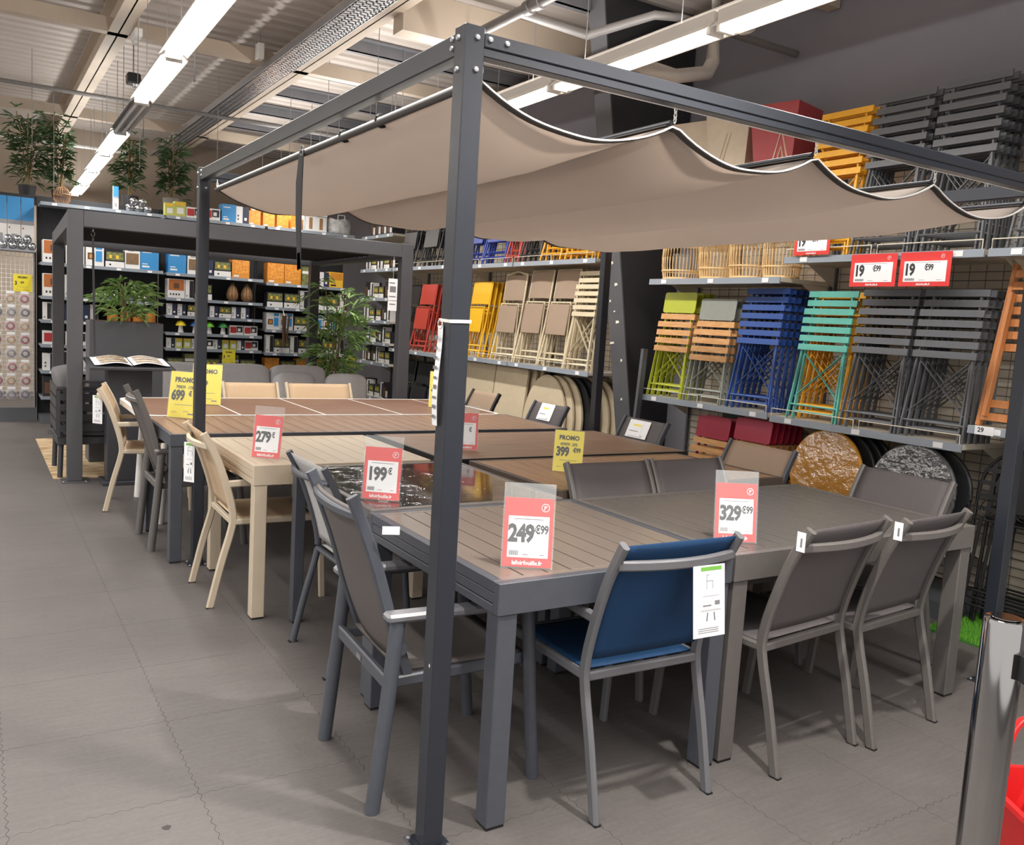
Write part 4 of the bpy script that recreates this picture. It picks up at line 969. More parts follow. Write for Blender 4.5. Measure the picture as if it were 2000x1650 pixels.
# planters
def planter(label, Y, m, accent=None):
    t = thing('tall_planter', label, 'planter', (3.64,Y,2.5505), -pi/2+.25); a, b, h = .13,.175,.47
    vs = [(-a,-a,0),(a,-a,0),(a,a,0),(-a,a,0),(-b,-b,h),(b,-b,h),(b,b,h),(-b,b,h),(-b+.02,-b+.02,h),(b-.02,-b+.02,h),(b-.02,b-.02,h),(-b+.02,b-.02,h),(-a+.02,-a+.02,.05),(a-.02,-a+.02,.05),(a-.02,a-.02,.05),(-a+.02,a-.02,.05)]
    MB().add(vs, [(0,3,2,1),(0,1,5,4),(1,2,6,5),(2,3,7,6),(3,0,4,7),(4,5,9,8),(5,6,10,9),(6,7,11,10),(7,4,8,11),(8,9,13,12),(9,10,14,13),(10,11,15,14),(11,8,12,15),(12,13,14,15)]).build('pot', m, t)
    if accent:
        yq = lambda z: -a-(b-a)*z/h-.0025
        for pts in ([(-.01,.06),(.06,.30),(.12,.06)],[(.02,.06),(.06,.19),(.09,.06)]): MB().tube([(x,yq(z),z) for x, z in pts],.006,4).build('triangle_motif', accent, t)
    else:
        yq = lambda z: -a-(b-a)*z/h-.002
        for o_ in (0,.03): MB().tube([(-.08+o_,yq(.1),.1),(-.0+o_,yq(.34),.34)],.003,4).build('groove', BEI, t)
    return t
planter('tall cream tapered planter high on the shelf nearest the column', 3.03, cm('planter_cream',(212,196,172)))
planter('tall cream tapered planter beside the red one high on the shelf', 2.66, cm('planter_cream',(212,196,172)))
planter('tall red tapered planter with triangle motif high on the shelf', 2.24, cm('planter_red',(168,62,66)), cm('motif_cream',(226,206,176)))
# shelf price signs
for lab, Y, b, s in (('red 19.99 price sign on the rail over the first anthracite chairs', 1.255,'19','€99'),('red 19.99 price sign on the rail over the end anthracite chairs', .93,'19','€99')):
    price_sign(lab, (3.385,Y,1.806), RZ, b, s, .305,.19,0,0.,False)
price_sign('red 19.99 price sign standing up at the rail beside the cane lanterns', (3.385,1.71,2.003), RZ, '19','€99', .27,.175,0,0.,False)
# grey pole leaning by the column
tag(MB().bar([(3.35,3.27,.003),(3.37,3.20,1.34)],.045,.03,up=(0,1,0)).build('grey_batten', UPR), 'flat grey batten leaning between column and shelf bay', 'batten')
# ================================================================== back wall shelving with boxed lights
DSH = mat('dark_shelf_back', (40,41,45), .6); DSF = mat('grey_shelf_face', (138,140,146), .45)
YF, YB = 9.30, 9.74
def back_bay(label, x0, x1, zs, ztop):
    t = thing('shelf_bay', label, 'shelving', ((x0+x1)/2,YB,0)); w = (x1-x0)/2; d = YB-YF
    for s in (-1,1): MB().cbox(-w if s < 0 else w-.012,-w+.012 if s < 0 else w,.0,.05,0,ztop,.003).build('upright', BLACKM, t)
    MB().box(-w+.012,w-.012,.02,.03,.05,ztop).build('back_panel', DSH, t); MB().box(-w+.012,w-.012,-d+.04,0,0,.09).build('plinth', UPR, t)
    for z in zs:
        s = MB().cbox(-w+.012,w-.012,-d+.01,.015,z-.025,z,.003).build('shelf', DSF, t); MB().box(-w+.014,w-.014,-d+.001,-d+.0098,z-.035,z+.002).build('price_rail', RAIL, s)
        for k in range(4):
            x = -w+.1+k*(2*w-.25)/3.2+.04*random.random(); MB().box(x,x+.05,-d-.002,-d+.0008,z-.032,z-.006).build('price_label', PAPER, s)
    return t
ZA = [.32,.62,.92,1.20,1.47,1.85,2.52]; ZB = [.35,.62,.93,1.12,1.33,1.54,1.84,2.52]; ZC = [.35,.62,.91,1.21,1.50,1.81,2.52]
back_bay('dark shelf bay of boxed solar lights beside the hanging bags', -.395,.94,ZA,2.62)
back_bay('dark shelf bay of boxed solar lights with mushroom lamps', .95,2.15,ZB,2.62)
back_bay('dark shelf bay of boxed garlands behind the potted bamboo', 2.16,3.36,ZC,2.62)
def flat(name, c, r=.45): return mat(name, c, r)
K = dict(white=flat('box_white',(226,224,222)), orange=flat('box_wood_orange',(178,104,52)), blue=flat('box_sky_blue',(58,140,200)), black=flat('box_black',(38,38,42)), amber=flat('box_amber',(214,140,48)), green=flat('box_leaf_green',(70,100,56)),
         grey=flat('box_grey',(150,150,154)), brown=flat('box_brown',(98,70,50)), red=flat('box_red',(176,50,54)), yellow=flat('box_yellow',(240,190,60)), navy=flat('box_navy',(40,48,74)), lime=flat('box_lime',(186,190,96)), pink=flat('box_pink',(214,190,186)))
K['fruit'] = mat('box_fruit_print', (206,104,50), .45, col2=(238,178,70), scale=40); K['stripe'] = mat('box_wood_stripes', (92,70,50), .5, col2=(150,122,92), scale=60, stretch=(8,1,.4)); K['leafy'] = mat('box_garden_print', (58,74,48), .45, col2=(150,150,90), scale=30)
# name, description, (w,h,d), body, patches [(u0,u1,v0,v1,key)]
TY = dict(
 wood=('product_box','white and orange lamp box',(.17,.20,.16),'white',[(.04,.96,.40,.97,'orange'),(.34,.66,.5,.78,'brown')]+[(.12+.17*k,.2+.17*k,.15,.24,'black') for k in range(4)]),
 bulb=('product_box','white amber and blue lamp box',(.15,.19,.15),'white',[(.10,.48,.30,.62,'brown'),(.2,.4,.36,.55,'amber'),(.54,.9,.22,.72,'blue'),(.54,.9,.80,.97,'blue')]),
 sky=('product_box','bright blue box with white stripe',(.16,.20,.15),'blue',[(.1,.5,.12,.2,'white'),(.1,.4,.26,.30,'white'),(.1,.6,.8,.85,'white')]),
 stick=('product_box','white box with wood stripe photo',(.13,.20,.13),'white',[(.08,.92,.2,.72,'stripe'),(.2,.6,.8,.88,'grey')]),
 fruit=('product_box','orange garland box',(.17,.20,.14),'amber',[(.03,.97,.2,.97,'fruit'),(.1,.4,.05,.14,'white')]),
 garden=('product_box','white banded green light box',(.17,.19,.14),'leafy',[(0,1,.62,.76,'white')]),
 glow=('product_box','black glowing bulb box',(.16,.15,.13),'black',[(.05,.95,.45,.92,'leafy'),(.2,.34,.55,.75,'yellow'),(.55,.7,.55,.75,'yellow'),(.0,1,.0,.36,'white'),(.2,.3,.12,.22,'black')]),
 navy=('product_box','white box with night photo',(.11,.15,.1),'white',[(.52,1,.0,1,'navy'),(.66,.86,.2,.36,'white'),(.12,.22,.2,.3,'black'),(.12,.22,.4,.5,'black')]),
 red=('product_box','white box with red lamp photo',(.17,.12,.12),'white',[(.05,.5,.2,.85,'red'),(.52,.95,.3,.9,'black'),(.6,.8,.4,.7,'white')]),
 lime=('product_box','pale green seed light box',(.10,.14,.1),'lime',[(.2,.8,.2,.6,'white'),(.1,.9,.75,.95,'yellow')]),
 dark=('product_box','black and copper lantern box',(.16,.21,.16),'black',[(.08,.5,.15,.7,'brown'),(.55,.9,.1,.5,'white')]),
 tall=('product_box','slim white stake light box',(.085,.20,.09),'white',[(.5,.98,.05,.95,'black'),(.1,.3,.1,.2,'grey')]),
 print=('product_box','tall blue sky photo box',(.13,.60,.10),'white',[(.0,1,.52,1,'blue'),(.0,1,.48,.56,'grey'),(.3,.7,.12,.3,'grey'),(.1,.2,.4,.43,'red')]),
 promo=('product_box','yellow string light box',(.15,.16,.13),'yellow',[(.1,.5,.1,.2,'black'),(.05,.95,.5,.95,'amber')]),
)
MESH = {}
def item_mesh(key):
    if key in MESH: return MESH[key]
    nm, ds, (w,h,d), body, pats = TY[key]; keys = [body]+sorted(set(p[4] for p in pats)-{body}); mb = MB()
    mb.mi(0).box(-w/2,w/2,0,d,0,h)
    for k, (u0,u1,v0,v1,c) in enumerate(pats):
        e = .0006*(k+1); mb.mi(keys.index(c)).box(-w/2+u0*w,-w/2+u1*w,-e,.0002,v0*h,v1*h)
    MESH[key] = mb.mesh('product_box', [K[c] for c in keys]); return MESH[key]
def put(key, x, y, z, where, rz=0., s=1.):
    nm, ds = TY[key][:2]; o = bpy.data.objects.new(nm, item_mesh(key)); COL.objects.link(o); o.location = (x,y,z); o.rotation_euler = (0,0,rz); o.scale = (s,s,s)
    return tag(o, ds+' '+where, 'box', ds+' '+where)
random.seed(21)
def row(x0, x1, z, seq, where, ymin=YF+.03, hmax=9):
    x = x0+.02; k = 0
    while True:
        key = seq[k % len(seq)]; w, h, d = TY[key][2]; s = min(1.28, (hmax-.02)/h)
        if x+w*s > x1-.015: break
        put(key, x+w*s/2, ymin+random.uniform(0,.03), z+.0005, where, random.uniform(-.015,.015), s)
        x += w*s+random.uniform(.004,.016); k += 1
A0,A1,B0,B1,C0,C1 = -.375,.92,.97,2.13,2.18,3.34
ord_ = ['on the lowest shelf','on the second shelf up','on the third shelf up','on the fourth shelf up','on the fifth shelf up','on the sixth shelf up','on the seventh shelf up','on the top']
bays = (('by the bags',A0,A1,ZA,[['dark','glow'],['navy','tall'],['red','red','lime'],['tall','navy'],['wood','tall'],['wood','bulb','bulb','glow','stick','sky'],None]),
        ('in the lamp bay',B0,B1,ZB,[['garden','glow'],['glow','garden'],['navy','lime','lime','navy','red'],None,['navy','navy','glow'],['wood','tall','glow'],['sky','stick','navy','glow','fruit'],None]),
        ('in the garland bay',C0,C1,ZC,[['fruit','dark'],['fruit','glow','fruit'],['tall','glow'],['bulb','bulb','glow'],['glow','glow','tall'],['fruit','fruit','garden','navy','promo','glow'],None]))
for nm, a, b, zs, seqs in bays:
    for k, (z, sq) in enumerate(zip(zs, seqs)):
        if sq:
            room = (zs[k+1]-z-.05) if k+1 < len(zs) else 9
            row(a,{('by the bags',4):.13,('by the bags',3):.30,('in the lamp bay',5):1.69}.get((nm,k),b),z,sq,ord_[k]+' '+nm,hmax=room)
# lantern bay on the right wall
for k, z in enumerate((.42,.87,1.13,1.41,1.70,2.07)):
    y = 9.12
    while y > 8.30:
        key = random.choice(['dark','tall','glow']); w, h, d = TY[key][2]; s = min(1, (.22 if k < 5 else .3)/h)
        o = put(key, 3.44+random.uniform(0,.02), y-w*s/2, z+.0005, ord_[k]+' of the corner lantern bay', -pi/2+random.uniform(-.04,.04), s); y -= w*s+.02
# mushroom lamps
def mushroom(lab, x, col):
    t = thing('mushroom_lamp', lab, 'lamp', (x,9.37,1.1205)); MB().lathe([(.035,0),(.028,.04),(.022,.10),(.0,.105)],14).build('stem', K['white'], t, 60)
    MB().lathe([(.018,.088),(.062,.085),(.060,.10),(.04,.135),(.0,.150)],18).build('cap', mat('cap_'+lab.split()[0],col,.3), t, 60)
for i, (c, n) in enumerate((((240,210,40),'yellow'),((60,110,180),'blue'),((110,200,50),'green'),((60,140,70),'dark-green'))): mushroom(n+' capped mushroom lamp on the shelf in the lamp bay', 1.15+.17*i, c)
for x in (1.82,2.0): put('red',x,9.34,1.1205,'beside the mushroom lamps')
# teardrop lanterns, orange lanterns, mirrored balls
WICK = mat('brown_wicker', (132,96,62), .6, col2=(168,128,88), scale=50)
for i, x in enumerate((1.78,1.96)):
    t = thing('teardrop_lantern', 'brown wicker teardrop lantern beside the boxed ones', 'lantern', (x,9.42,1.5405), 0, 'teardrop lanterns'); mb = MB()
    pr = [(.03,0),(.068,.04),(.075,.09),(.055,.16),(.025,.21),(.012,.235)]
    MB().lathe(pr,14).build('wicker_body', WICK, t, 60)
    for k in range(10): a = 2*pi*k/10; mb.tube([(1.02*r*cos(a),1.02*r*sin(a),z) for r, z in pr],.0025,4)
    mb.build('ribs', K['brown'], t)['kind'] = 'stuff'; MB().tube([(.03*cos(a),0,.24+.03*sin(a)) for a in [2*pi*k/12 for k in range(12)]],.003,5,closed=True).build('handle', BLACKM, t)
for i in range(4):
    t = thing('orange_lantern', 'orange woven drum lantern behind the planter palm', 'lantern', (.38+.14*i,9.40,1.2005), 0, 'orange drum lanterns')
    MB().lathe([(.05,0),(.062,.03),(.062,.13),(.05,.16)],16).build('drum', mat('orange_weave',(196,126,46),.6,vary=.2,scale=60), t, 60); MB().lathe([(.05,.16),(.03,.166),(0,.166)],16).build('lid', K['brown'], t)
MIR = mat('mirrored_ball', (190,194,198), .06, metal=1.)
ball = MB().ellip((0,0,.045),.045,.045,.045,16,10).mesh('mirrored_ball', MIR, 180)
def balls(lab, grpn, pts):
    for p in pts:
        o = bpy.data.objects.new('mirrored_ball', ball); COL.objects.link(o); o.location = p; tag(o, lab, 'garden ball', grpn)
balls('silver mirrored garden ball on the shelf behind the planter palm','mirrored balls behind palm',[(.18+.095*i,9.36+.05*(i % 2),1.4705) for i in range(7)])
balls('silver mirrored garden ball on top of the lamp shelves','mirrored balls on top',[(.55,9.36,2.5205),(.65,9.36,2.5205),(.75,9.36,2.5205),(.60,9.38,2.60),(.70,9.38,2.60)])
balls('silver mirrored garden ball over the white grid rack','mirrored balls on rack',[(-.74+.095*i,9.55,1.9755) for i in range(4)]+[(-.69+.095*i,9.56,2.052) for i in range(3)])
# torches bunch hanging
t = thing('torch_bunch', 'bunch of brown wooden torches hanging between the shelf bays', 'torches', (2.40,9.22,.98)); random.seed(4)
for k in range(11):
    a = random.uniform(0,6.28); r = random.uniform(.01,.055); MB().tube([(r*.6*cos(a),r*.6*sin(a),random.uniform(0,.08)),(r*1.25*cos(a),r*1.25*sin(a),.42)],.011,6).build('torch', K['brown'], t)
MB().tube([(.04*cos(a),.04*sin(a),.25) for a in [2*pi*k/12 for k in range(12)]],.005,5,closed=True).build('band', BLACKM, t)
MB().cyl((0,0,.40),(0,.09,.50),.003,5).build('hook', STEEL, t)
# items on top of the bays
for x, k, s in ((.40,'print',.45),(1.0,'lime',1.1),(1.12,'lime',1.3),(1.285,'red',1.1),(1.49,'red',1.2)): put(k,x,9.36,2.5205,'on top of the lamp shelves',0,s)
for x, z in ((2.02,2.5205),(2.20,2.5205),(2.38,2.5205),(2.04,2.6955),(2.22,2.6955),(2.56,2.5205)): put('fruit',x,9.36,z,'piled on top of the garland bay',random.uniform(-.05,.05),.87)
put('sky',1.70,9.36,2.5205,'on top beside the garland pile',0,1.1); put('navy',1.865,9.36,2.5205,'on top beside the garland pile',0,1.4)
t = thing('striped_box', 'white storage box with brown stripes on top of the shelves', 'box', (2.82,9.36,2.5205)); MB().cbox(-.16,.16,0,.18,0,.27,.006).build('body', K['white'], t)
for x in (-.09,.05): MB().box(x,x+.045,-.002,.0005,.03,.18).build('stripe', WICK, t)
MB().tube([(-.15,-.004,.02),(-.15,-.004,.2),(.15,-.004,.2),(.15,-.004,.02)],.003,5).build('trim', K['black'], t)
MARB = mat('marble_cloth', (150,152,158), .6, col2=(222,220,216), scale=14)
for i, x in enumerate((3.17,)):
    t = thing('storage_bag', 'grey marbled fabric storage bag on top of the shelves', 'bag', (x,9.45,2.5205)); MB().surf(lambda u, v: ((.15+.02*sin(v*3))*cos(2*pi*u), (.09+.015*sin(v*3))*sin(2*pi*u), .2*v+.012*sin(u*25)*v), 24, 6, .003).build('bag_body', MARB, t, 180)
    MB().box(-.14,.14,-.08,.08,0,.004).build('bottom', MARB, t); MB().tube([(-.05,-.09,.17),(-.045,-.09,.25),(.045,-.09,.25),(.05,-.09,.17)],.006,6).build('handle', K['white'], t)
for i in range(4): put('dark',3.46,8.95-.18*i,2.5005,'on top of the corner lantern bay',-pi/2,1.1)
# hanging bags rack
t = thing('grid_rack', 'white wire grid rack holding the hanging bags at the shelf end', 'rack', (-.62,9.62,0))
for s in (-1,1): MB().cbox(s*.2-.012,s*.2+.012,0,.03,.0,1.97,.002).build('post', DSF if s > 0 else WHITEP, t)
mb = MB()
for k in range(9): mb.cyl((-.18+k*.045,.0,.3),(-.18+k*.045,.0,1.95),.003,4)
for k in range(34): mb.cyl((-.19,.0,.3+k*.05),(.19,.0,.3+k*.05),.003,4)
mb.build('wire_grid', WHITEP, t)['kind'] = 'stuff'
MB().box(-.5,.21,-.02,.05,0,.16).build('plinth', UPR, t); MB().cbox(-.36,.21,-.14,.12,1.955,1.975,.002).build('top_shelf', DSF, t); MB().box(.2,.21,.0,.3,.1,1.96).build('side_panel', DSF, t)
BAGM = glass('bag_film', (220,215,220), .12, .22)
random.seed(8)
bagc = [((150,40,66),'dark red'),((58,66,88),'navy blue'),((176,140,84),'amber'),((120,124,132),'grey')]
for r_ in range(8):
    for c_ in range(3):
        col, nm = bagc[(r_*5+c_*2+r_//3) % 4]; x = -.81+.142*c_+random.uniform(-.01,.01); z = 1.42-r_*.155
        t = thing('hanging_bag', 'clear bag with %s coiled light string hanging on the grid rack' % nm, 'bag', (x,9.46-.01*r_,z), random.uniform(-.1,.1), nm+' bags on the rack')
        MB().ellip((0,0,0),.062,.022,.062,12,8,.75).build('bag', BAGM, t, 180); MB().tube([(.036*cos(a),0,.036*sin(a)) for a in [2*pi*k/14 for k in range(14)]],.012,6,closed=True).build('coil', mat('coil_'+nm.replace(' ','_'),col,.5), t, 60)
        MB().box(-.04,.04,-.004,.004,.058,.085).build('header_card', PAPER, t); MB().cyl((0,0,.078),(0,.14,.085),.002,4).build('hook', STEEL, t)
for i in range(4): put('print',-.902+.137*i,9.66,1.9755 if i < 3 else 1.9755,'over the hanging bags',0,1.0)
promo('yellow 3.99 promo card on the white grid rack', (-.545,9.600,1.50), .02, '','','3','€99', .19,.20,0,False)
promo('yellow 3.99 promo card on the lamp shelf rail', (1.72,9.285,.76), .02, '','','3','€99', .16,.17,0,False)
promo('yellow promo card behind the potted bamboo', (3.34,9.27,.75), .02, '','','','', .13,.17,0,False)
t = thing('pendant_lamp', 'open cane pendant lampshade standing on the shelf end', 'lamp', (-.16,9.40,2.5205)); mb = MB()
for k in range(20): a = 2*pi*k/20; mb.tube([(r*cos(a),r*sin(a),z) for r, z in ((.055,0),(.085,.05),(.09,.11),(.06,.17),(.03,.19))],.003,4)
mb.build('cane_ribs', WICK, t)['kind'] = 'stuff'
for r, z in ((.055,0),(.09,.11),(.03,.19)): MB().tube([(r*cos(a),r*sin(a),z) for a in [2*pi*k/20 for k in range(20)]],.004,5,closed=True).build('ring', WICK, t)

# ================================================================== plants
LEAF = mat('bamboo_leaf', (48,74,42), .5, col2=(80,108,60), scale=20); LEAFL = mat('palm_leaf', (104,148,70), .45, col2=(172,198,128), scale=20); STEM = mat('bamboo_cane', (142,122,78), .5, vary=.15, scale=20)
def leafy(mb, p, d, L, w):
    d = Vector(d).normalized(); s = d.cross(Vector((0,0,1))); s = s.normalized() if s.length > 1e-3 else Vector((1,0,0)); n = s.cross(d)
    p = Vector(p); a = p+d*L*.35-s*w+n*.006; b = p+d*L*.35+s*w+n*.006; m = p+d*L*.45-n*.002; tip = p+d*L-Vector((0,0,L*.18)); c = p+d*L*.7-s*w*.6; e = p+d*L*.7+s*w*.6
    mb.add([p,a,m,b,tip,c,e], [(0,2,1),(0,3,2),(1,2,5),(2,3,6),(5,2,4),(2,6,4)])
def bamboo(label, loc, h, nst, nleaf, spread, L=.12, leafm=LEAF, pot=None, seed=1, zmin=.24, avoid=()):
    random.seed(seed); t = thing('bamboo_plant', label, 'plant', loc); mb = MB(); lf = MB(); tops = []
    for k in range(nst):
        a = random.uniform(0,6.28); r0 = .03*random.random(); r1 = spread*random.uniform(.15,.6); hh = h*random.uniform(.7,1)
        pts = [(r0*cos(a)+(r1-r0)*cos(a)*q*q, r0*sin(a)+(r1-r0)*sin(a)*q*q, hh*q) for q in (0,.25,.5,.75,1)]
        MB().tube(pts,.007,6).build('cane', STEM, t, 60); tops.append(pts)
    for k in range(nleaf):
        pts = random.choice(tops); q = random.uniform(zmin,1)*3.999; i = int(q); f = q-i; base = Vector(pts[i]).lerp(Vector(pts[i+1]), f)
        a = random.uniform(0,6.28); el = random.uniform(-.3,.7); tw = base+Vector((cos(a)*spread*random.uniform(.05,.6), sin(a)*spread*random.uniform(.05,.6), random.uniform(-.02,.08)))
        for j in range(4):
            aa = a+random.uniform(-.9,.9); dv = (cos(aa)*cos(el),sin(aa)*cos(el),sin(el)+random.uniform(-.4,.3)); ll = L*random.uniform(.7,1.2)
            w0 = Vector(loc)+tw; w1 = w0+Vector(dv).normalized()*ll-Vector((0,0,ll*.18)); g = .025
            if any(x0-g < q.x < x1+g and y0-g < q.y < y1+g and z0-g < q.z < z1+g for x0,x1,y0,y1,z0,z1 in avoid for q in (w0.lerp(w1, k_/8) for k_ in range(9))): continue
            leafy(lf, tw, dv, ll, L*.065)
    lf.build('foliage', leafm, t)['kind'] = 'stuff'
    if pot: MB().lathe([(pot[0]*.8,0),(pot[0],pot[1]),(pot[0]*.88,pot[1]),(pot[0]*.7,pot[1]*.2),(0,pot[1]*.2)],18).build('pot', pot[2], t, 50)
    return t
PB = mat('pot_black', (40,40,42), .5); PGY = mat('pot_concrete', (150,146,140), .8, vary=.1)
bamboo('artificial bamboo on the shelf top over the sky print boxes', (-.47,10.15,2.625),1.05,6,135,.25,.16,pot=(.10,.14,PB),seed=1)
bamboo('artificial bamboo beside the lit strip lights on the shelf top', (-.11,10.30,2.625),1.05,6,150,.22,.16,pot=(.10,.14,PB),seed=2,avoid=[(.10,.40,9.5,11.2,2.9,4)])
bamboo('artificial bamboo between lamp row and mirrored balls', (.64,9.98,2.625),.95,6,120,.22,.15,pot=(.10,.14,PB),seed=3,avoid=[(.88,9,0,99,0,9)])
bamboo('artificial bamboo in a concrete pot on the shelf top', (1.12,9.98,2.625),.95,6,130,.24,.15,pot=(.10,.17,PGY),seed=4,avoid=[(-9,.88,0,99,0,9)])
tag(MB().box(-.9,3.3,9.80,10.6,2.58,2.624).build('top_board', DSH), 'dark overstock board behind the lamp shelf tops', 'board')
for x in (-.85,1.2,3.25): tag(MB().box(x-.03,x+.03,10.4,10.46,0,2.579).build('board_post', DSH), 'dark post carrying the overstock board', 'post', 'overstock posts')
bamboo('potted artificial bamboo tree behind the sofa under the louvred roof', (2.72,8.28,0),1.88,6,150,.44,.24,leafm=LEAFL,pot=(.15,.30,PB),seed=6,zmin=.38,avoid=[(2.455,2.60,8.43,8.60,0,2.2)])
# planter box with palm
t = thing('planter_box', 'tall flat grey planter screen behind the lectern', 'planter', (.143,6.55,.0085)); MB().cbox(-.31,.31,0,.28,.0,1.27,.005).build('front_panel', mat('planter_grey',(84,84,89),.55,vary=.04), t); MB().box(-.29,.29,.02,.26,1.27,1.274).build('soil', K['brown'], t)
bamboo('bushy green palm growing in the tall planter screen', (.148,6.68,1.2830),.36,5,60,.30,.20,leafm=LEAFL,seed=9,zmin=.1,avoid=[(-.17,.456,6.55,6.83,0,1.285)])
# ================================================================== lectern with catalogue
t = thing('lectern', 'dark grey catalogue stand with wide sloping top', 'lectern', (.02,5.44,0)); LCT = mat('lectern_grey', (58,58,63), .5, vary=.04)
MB().cbox(-.20,.20,0,.30,0,.03,.003).build('base', LCT, t); MB().cbox(-.165,.165,.05,.22,.03,.93,.004).build('column', LCT, t)
o = MB().cbox(-.31,.31,-.13,.36,0,.022,.003).build('top', LCT, t); o.location = (0,0,.945); o.rotation_euler = (.10,0,0)
t = thing('open_catalogue', 'open catalogue lying on the lectern top', 'catalogue', (.02,5.42,.975)); t.rotation_euler = (.10,0,0)
for s in (-1,1):
    MB().surf(lambda u, v: (s*(.004+.27*u), -.08+.36*v, .004+.028*sin(pi*min(1,u*1.1))*(1-u*.6)), 10, 2, .003).build('page_block', PAPER, t, 60)
    mb = MB()
    for k in range(3): mb.surf(lambda u, v: (s*(.03+.20*u), -.05+.11*k+.08*v, .0085+.028*sin(pi*min(1,(.03+.20*u)/.27*1.1))*(1-(.03+.20*u)/.27*.6)), 6, 1)
    mb.build('page_pictures', mat('page_print',(120,110,98),.5,col2=(206,180,150),scale=20), t)
# ================================================================== lounge
CUSH = mat('grey_cushion', (190,188,190), .85, vary=.05, scale=10, bump=.4, bscale=300); CUSHD = mat('dark_grey_cushion', (106,104,105), .85, vary=.06, scale=10, bump=.4, bscale=300); SOF = mat('sofa_frame', (58,58,61), .45)
def cushion(mb, c, sx, sy, sz, mt=None, e=.35):
    k = len(mb.v); mb.ellip((0,0,0),sx/2,sy/2,sz/2,28,14,e); mb.xf(Matrix.Translation(c) @ (mt or Matrix()), k); return mb
t = thing('corner_sofa', 'low grey garden sofa with dark frame under the louvred roof', 'sofa', (1.45,7.25,.0085))
MB().cbox(-1.15,1.15,-.1,.75,.16,.24,.004).build('seat_frame', SOF, t)
for x in (-1.1,-.37,.37,1.1):
    for y in (-.05,.70): MB().cbox(x-.03,x+.03,y-.03,y+.03,0,.16,.003).build('leg', SOF, t)
for z in (.34,.44,.54): MB().box(-1.15,1.15,.73,.75,z-.03,z+.03).build('back_slat', SOF, t)
for x in (-1.13,0,1.13): MB().box(x-.02,x+.02,.75,.78,.24,.6).build('back_post', SOF, t)
for k, x in enumerate((-.76,0,.76)):
    cushion(MB(),(x,.28,.34),.76,.80,.18,e=.25).build('seat_cushion', CUSH, t, 180)
for x, w in ((-.60,.58),(.04,.66),(.70,.66)): cushion(MB(),(x,.60,.62),w,.20,.44,Matrix.Rotation(-.2,4,'X'),.4).build('back_cushion', CUSH, t, 180)
for lab, x, y, z, w, h, rz, rx, m in (('grey scatter cushion leaning in the sofa corner', 1.98,7.40,.62,.50,.36,.3,-.35,CUSH),('plump piped grey cushion standing at the sofa end', 2.44,7.06,.64,.46,.36,-.15,-.15,CUSH),('pale grey cushion at the sofa end by the lectern', .30,7.3,.62,.40,.38,.2,-.3,CUSH)):
    t = thing('scatter_cushion', lab, 'cushion', (x,y,z)); mt = Matrix.Rotation(rz,4,'Z') @ Matrix.Rotation(rx,4,'X'); cushion(MB(),(0,0,0),w,.19,h,mt,.5).build('cushion_body', m, t, 180)
    MB().tube([tuple(mt @ Vector((w*.485*math.copysign(abs(cos(a))**.5,cos(a)),0,h*.485*math.copysign(abs(sin(a))**.5,sin(a))))) for a in [2*pi*k/36 for k in range(36)]],.005,5,closed=True).build('piping', CUSHD, t, 60)
# lounge armchair at the aisle
t = thing('lounge_armchair', 'dark lounge armchair with slatted sides behind the louvred pergola post', 'armchair', (-.15,6.12,.0085))
for x in (-.29,.26):
    for y in (-.24,.32): MB().tube([(x,y,.27),(x-.01 if x < 0 else x+.01,y-.02,0)],.021,10).build('leg', SOF, t, 60)
MB().cbox(-.32,.30,-.29,.37,.27,.33,.004).build('seat_frame', SOF, t)
for k in range(4): MB().box(-.33,-.315,-.27,.35,.38+k*.095,.455+k*.095).build('back_slat', SOF, t)
for y in (-.29,.36):
    for k in range(4): MB().box(-.30,.28,y-.006,y+.006,.38+k*.085,.435+k*.085).build('side_slat', SOF, t)
    MB().cbox(-.33,.30,y-.02,y+.02,.72,.745,.004).build('arm_rail', SOF, t); MB().box(.27,.29,y-.012,y+.012,.33,.72).build('arm_post', SOF, t); MB().box(-.325,-.30,y-.012,y+.012,.33,.72).build('arm_post', SOF, t)
cushion(MB(),(0,.04,.40),.54,.58,.15,e=.25).build('seat_cushion', CUSHD, t, 180); cushion(MB(),(-.21,.04,.66),.18,.58,.46,Matrix.Rotation(-.22,4,'Y'),.35).build('back_cushion', CUSHD, t, 180)
t = thing('patterned_rug', 'beige and brown zebra pattern rug under the lounge', 'rug', (.0,0,0)); mb = MB().box(-.50,2.35,5.83,8.1,.0,.008); mb.build('rug_body', mat('rug_pattern',(226,206,170),.9,col2=(150,110,66),scale=5,stretch=(1,3.5,1)), t)
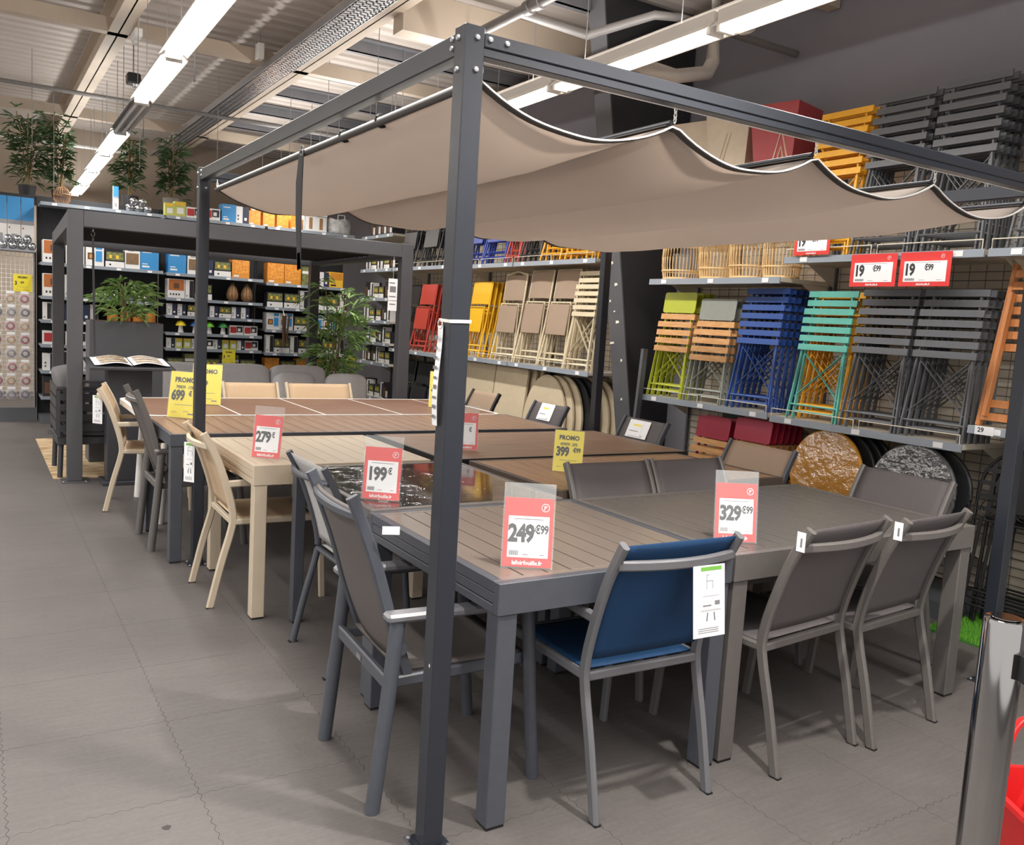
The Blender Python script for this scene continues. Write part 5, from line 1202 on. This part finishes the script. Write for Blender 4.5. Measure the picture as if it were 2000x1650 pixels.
for x, y, lab in ((.02,5.98,'wrapped film roll lying on the rug'),(.17,6.0,'brown paper roll lying on the rug behind the film roll')):
    t = thing('material_roll', lab, 'roll', (x,y,.009)); m = WRAP if 'film' in lab else K['brown']
    MB().lathe([(.022,0),(.06,0),(.06,.36),(.022,.36)],20).xf(Matrix.Translation((0,0,.061)) @ Matrix.Rotation(-pi/2,4,'X')).build('roll', mat('roll_white',(205,200,194),.5) if 'film' in lab else m, t, 50); MB().lathe([(.018,-.004),(.022,-.004),(.022,.364),(.018,.364)],14,cap=False).xf(Matrix.Translation((0,0,.061)) @ Matrix.Rotation(-pi/2,4,'X')).build('core', K['brown'], t, 50)

# ================================================================== foreground
t = thing('barrier_post', 'polished chrome barrier post with black belt clip', 'barrier post', (.615,-1.163,0))
MB().lathe([(.17,0),(.17,.012),(.12,.02),(.038,.028),(.038,.962),(.036,.970),(.0,.972)],40).build('tube', CHROME, t, 40)
MB().lathe([(.026,.972),(.026,.974),(.0,.974)],30).build('cap', CHROME, t)
o = MB().prism([(-.03,-.022),(.035,-.022),(.045,-.010),(.045,.018),(.03,.026),(-.03,.026)], 'y', -.018, .022).build('belt_clip', DARKPL, t); o.location = (.016,-.058,.885); o.rotation_euler = (0,0,-.56)
REDB = mat('red_basket_plastic', (206,34,36), .35, vary=.03)
t = thing('shopping_basket', 'red plastic shopping basket beside the chrome post', 'basket', (1.47,-.97,0), -.55)
def ring(z, w, d): return [(x,y,z) for x, y in rrect(w,d,.04,4)]
mb = MB(); n = len(ring(0,1,1)); rings = [ring(.02,.34,.22),ring(.30,.42,.29),ring(.30,.45,.32),ring(.285,.45,.32),ring(.285,.43,.30),ring(.02,.325,.205)]
vs = [p for r in rings for p in r]; mb.add(vs, [(i*n+k,i*n+(k+1) % n,(i+1)*n+(k+1) % n,(i+1)*n+k) for i in range(5) for k in range(n)]); mb.prism(rrect(.33,.21,.04,4),'z',0,.022); mb.build('tub', REDB, t, 40)
for s in (-1,1): MB().bar(smooth([(-.19,s*.05,.28),(-.16,s*.07,.42),(-.10,s*.08,.48),(.10,s*.08,.48),(.16,s*.07,.42),(.19,s*.05,.28)],3),.014,.022,up=(0,1,0),c=.003).build('handle', REDB, t, 40)
MB().bar([(-.09,.08,.486),(.09,.08,.486)],.026,.026,up=(0,1,0),c=.006).build('grip', DARKPL, t)
tag(MB().prism([(0.012*cos(a)*(1+.2*sin(3*a)),.012*sin(a)*(1+.15*cos(5*a))) for a in [2*pi*k/14 for k in range(14)]],'z',.0002,.0008).build('floor_stain', mat('dark_gum',(58,52,50),.8)), 'dark round gum spot on the aisle floor', 'stain').location = (-.60,.42,0)
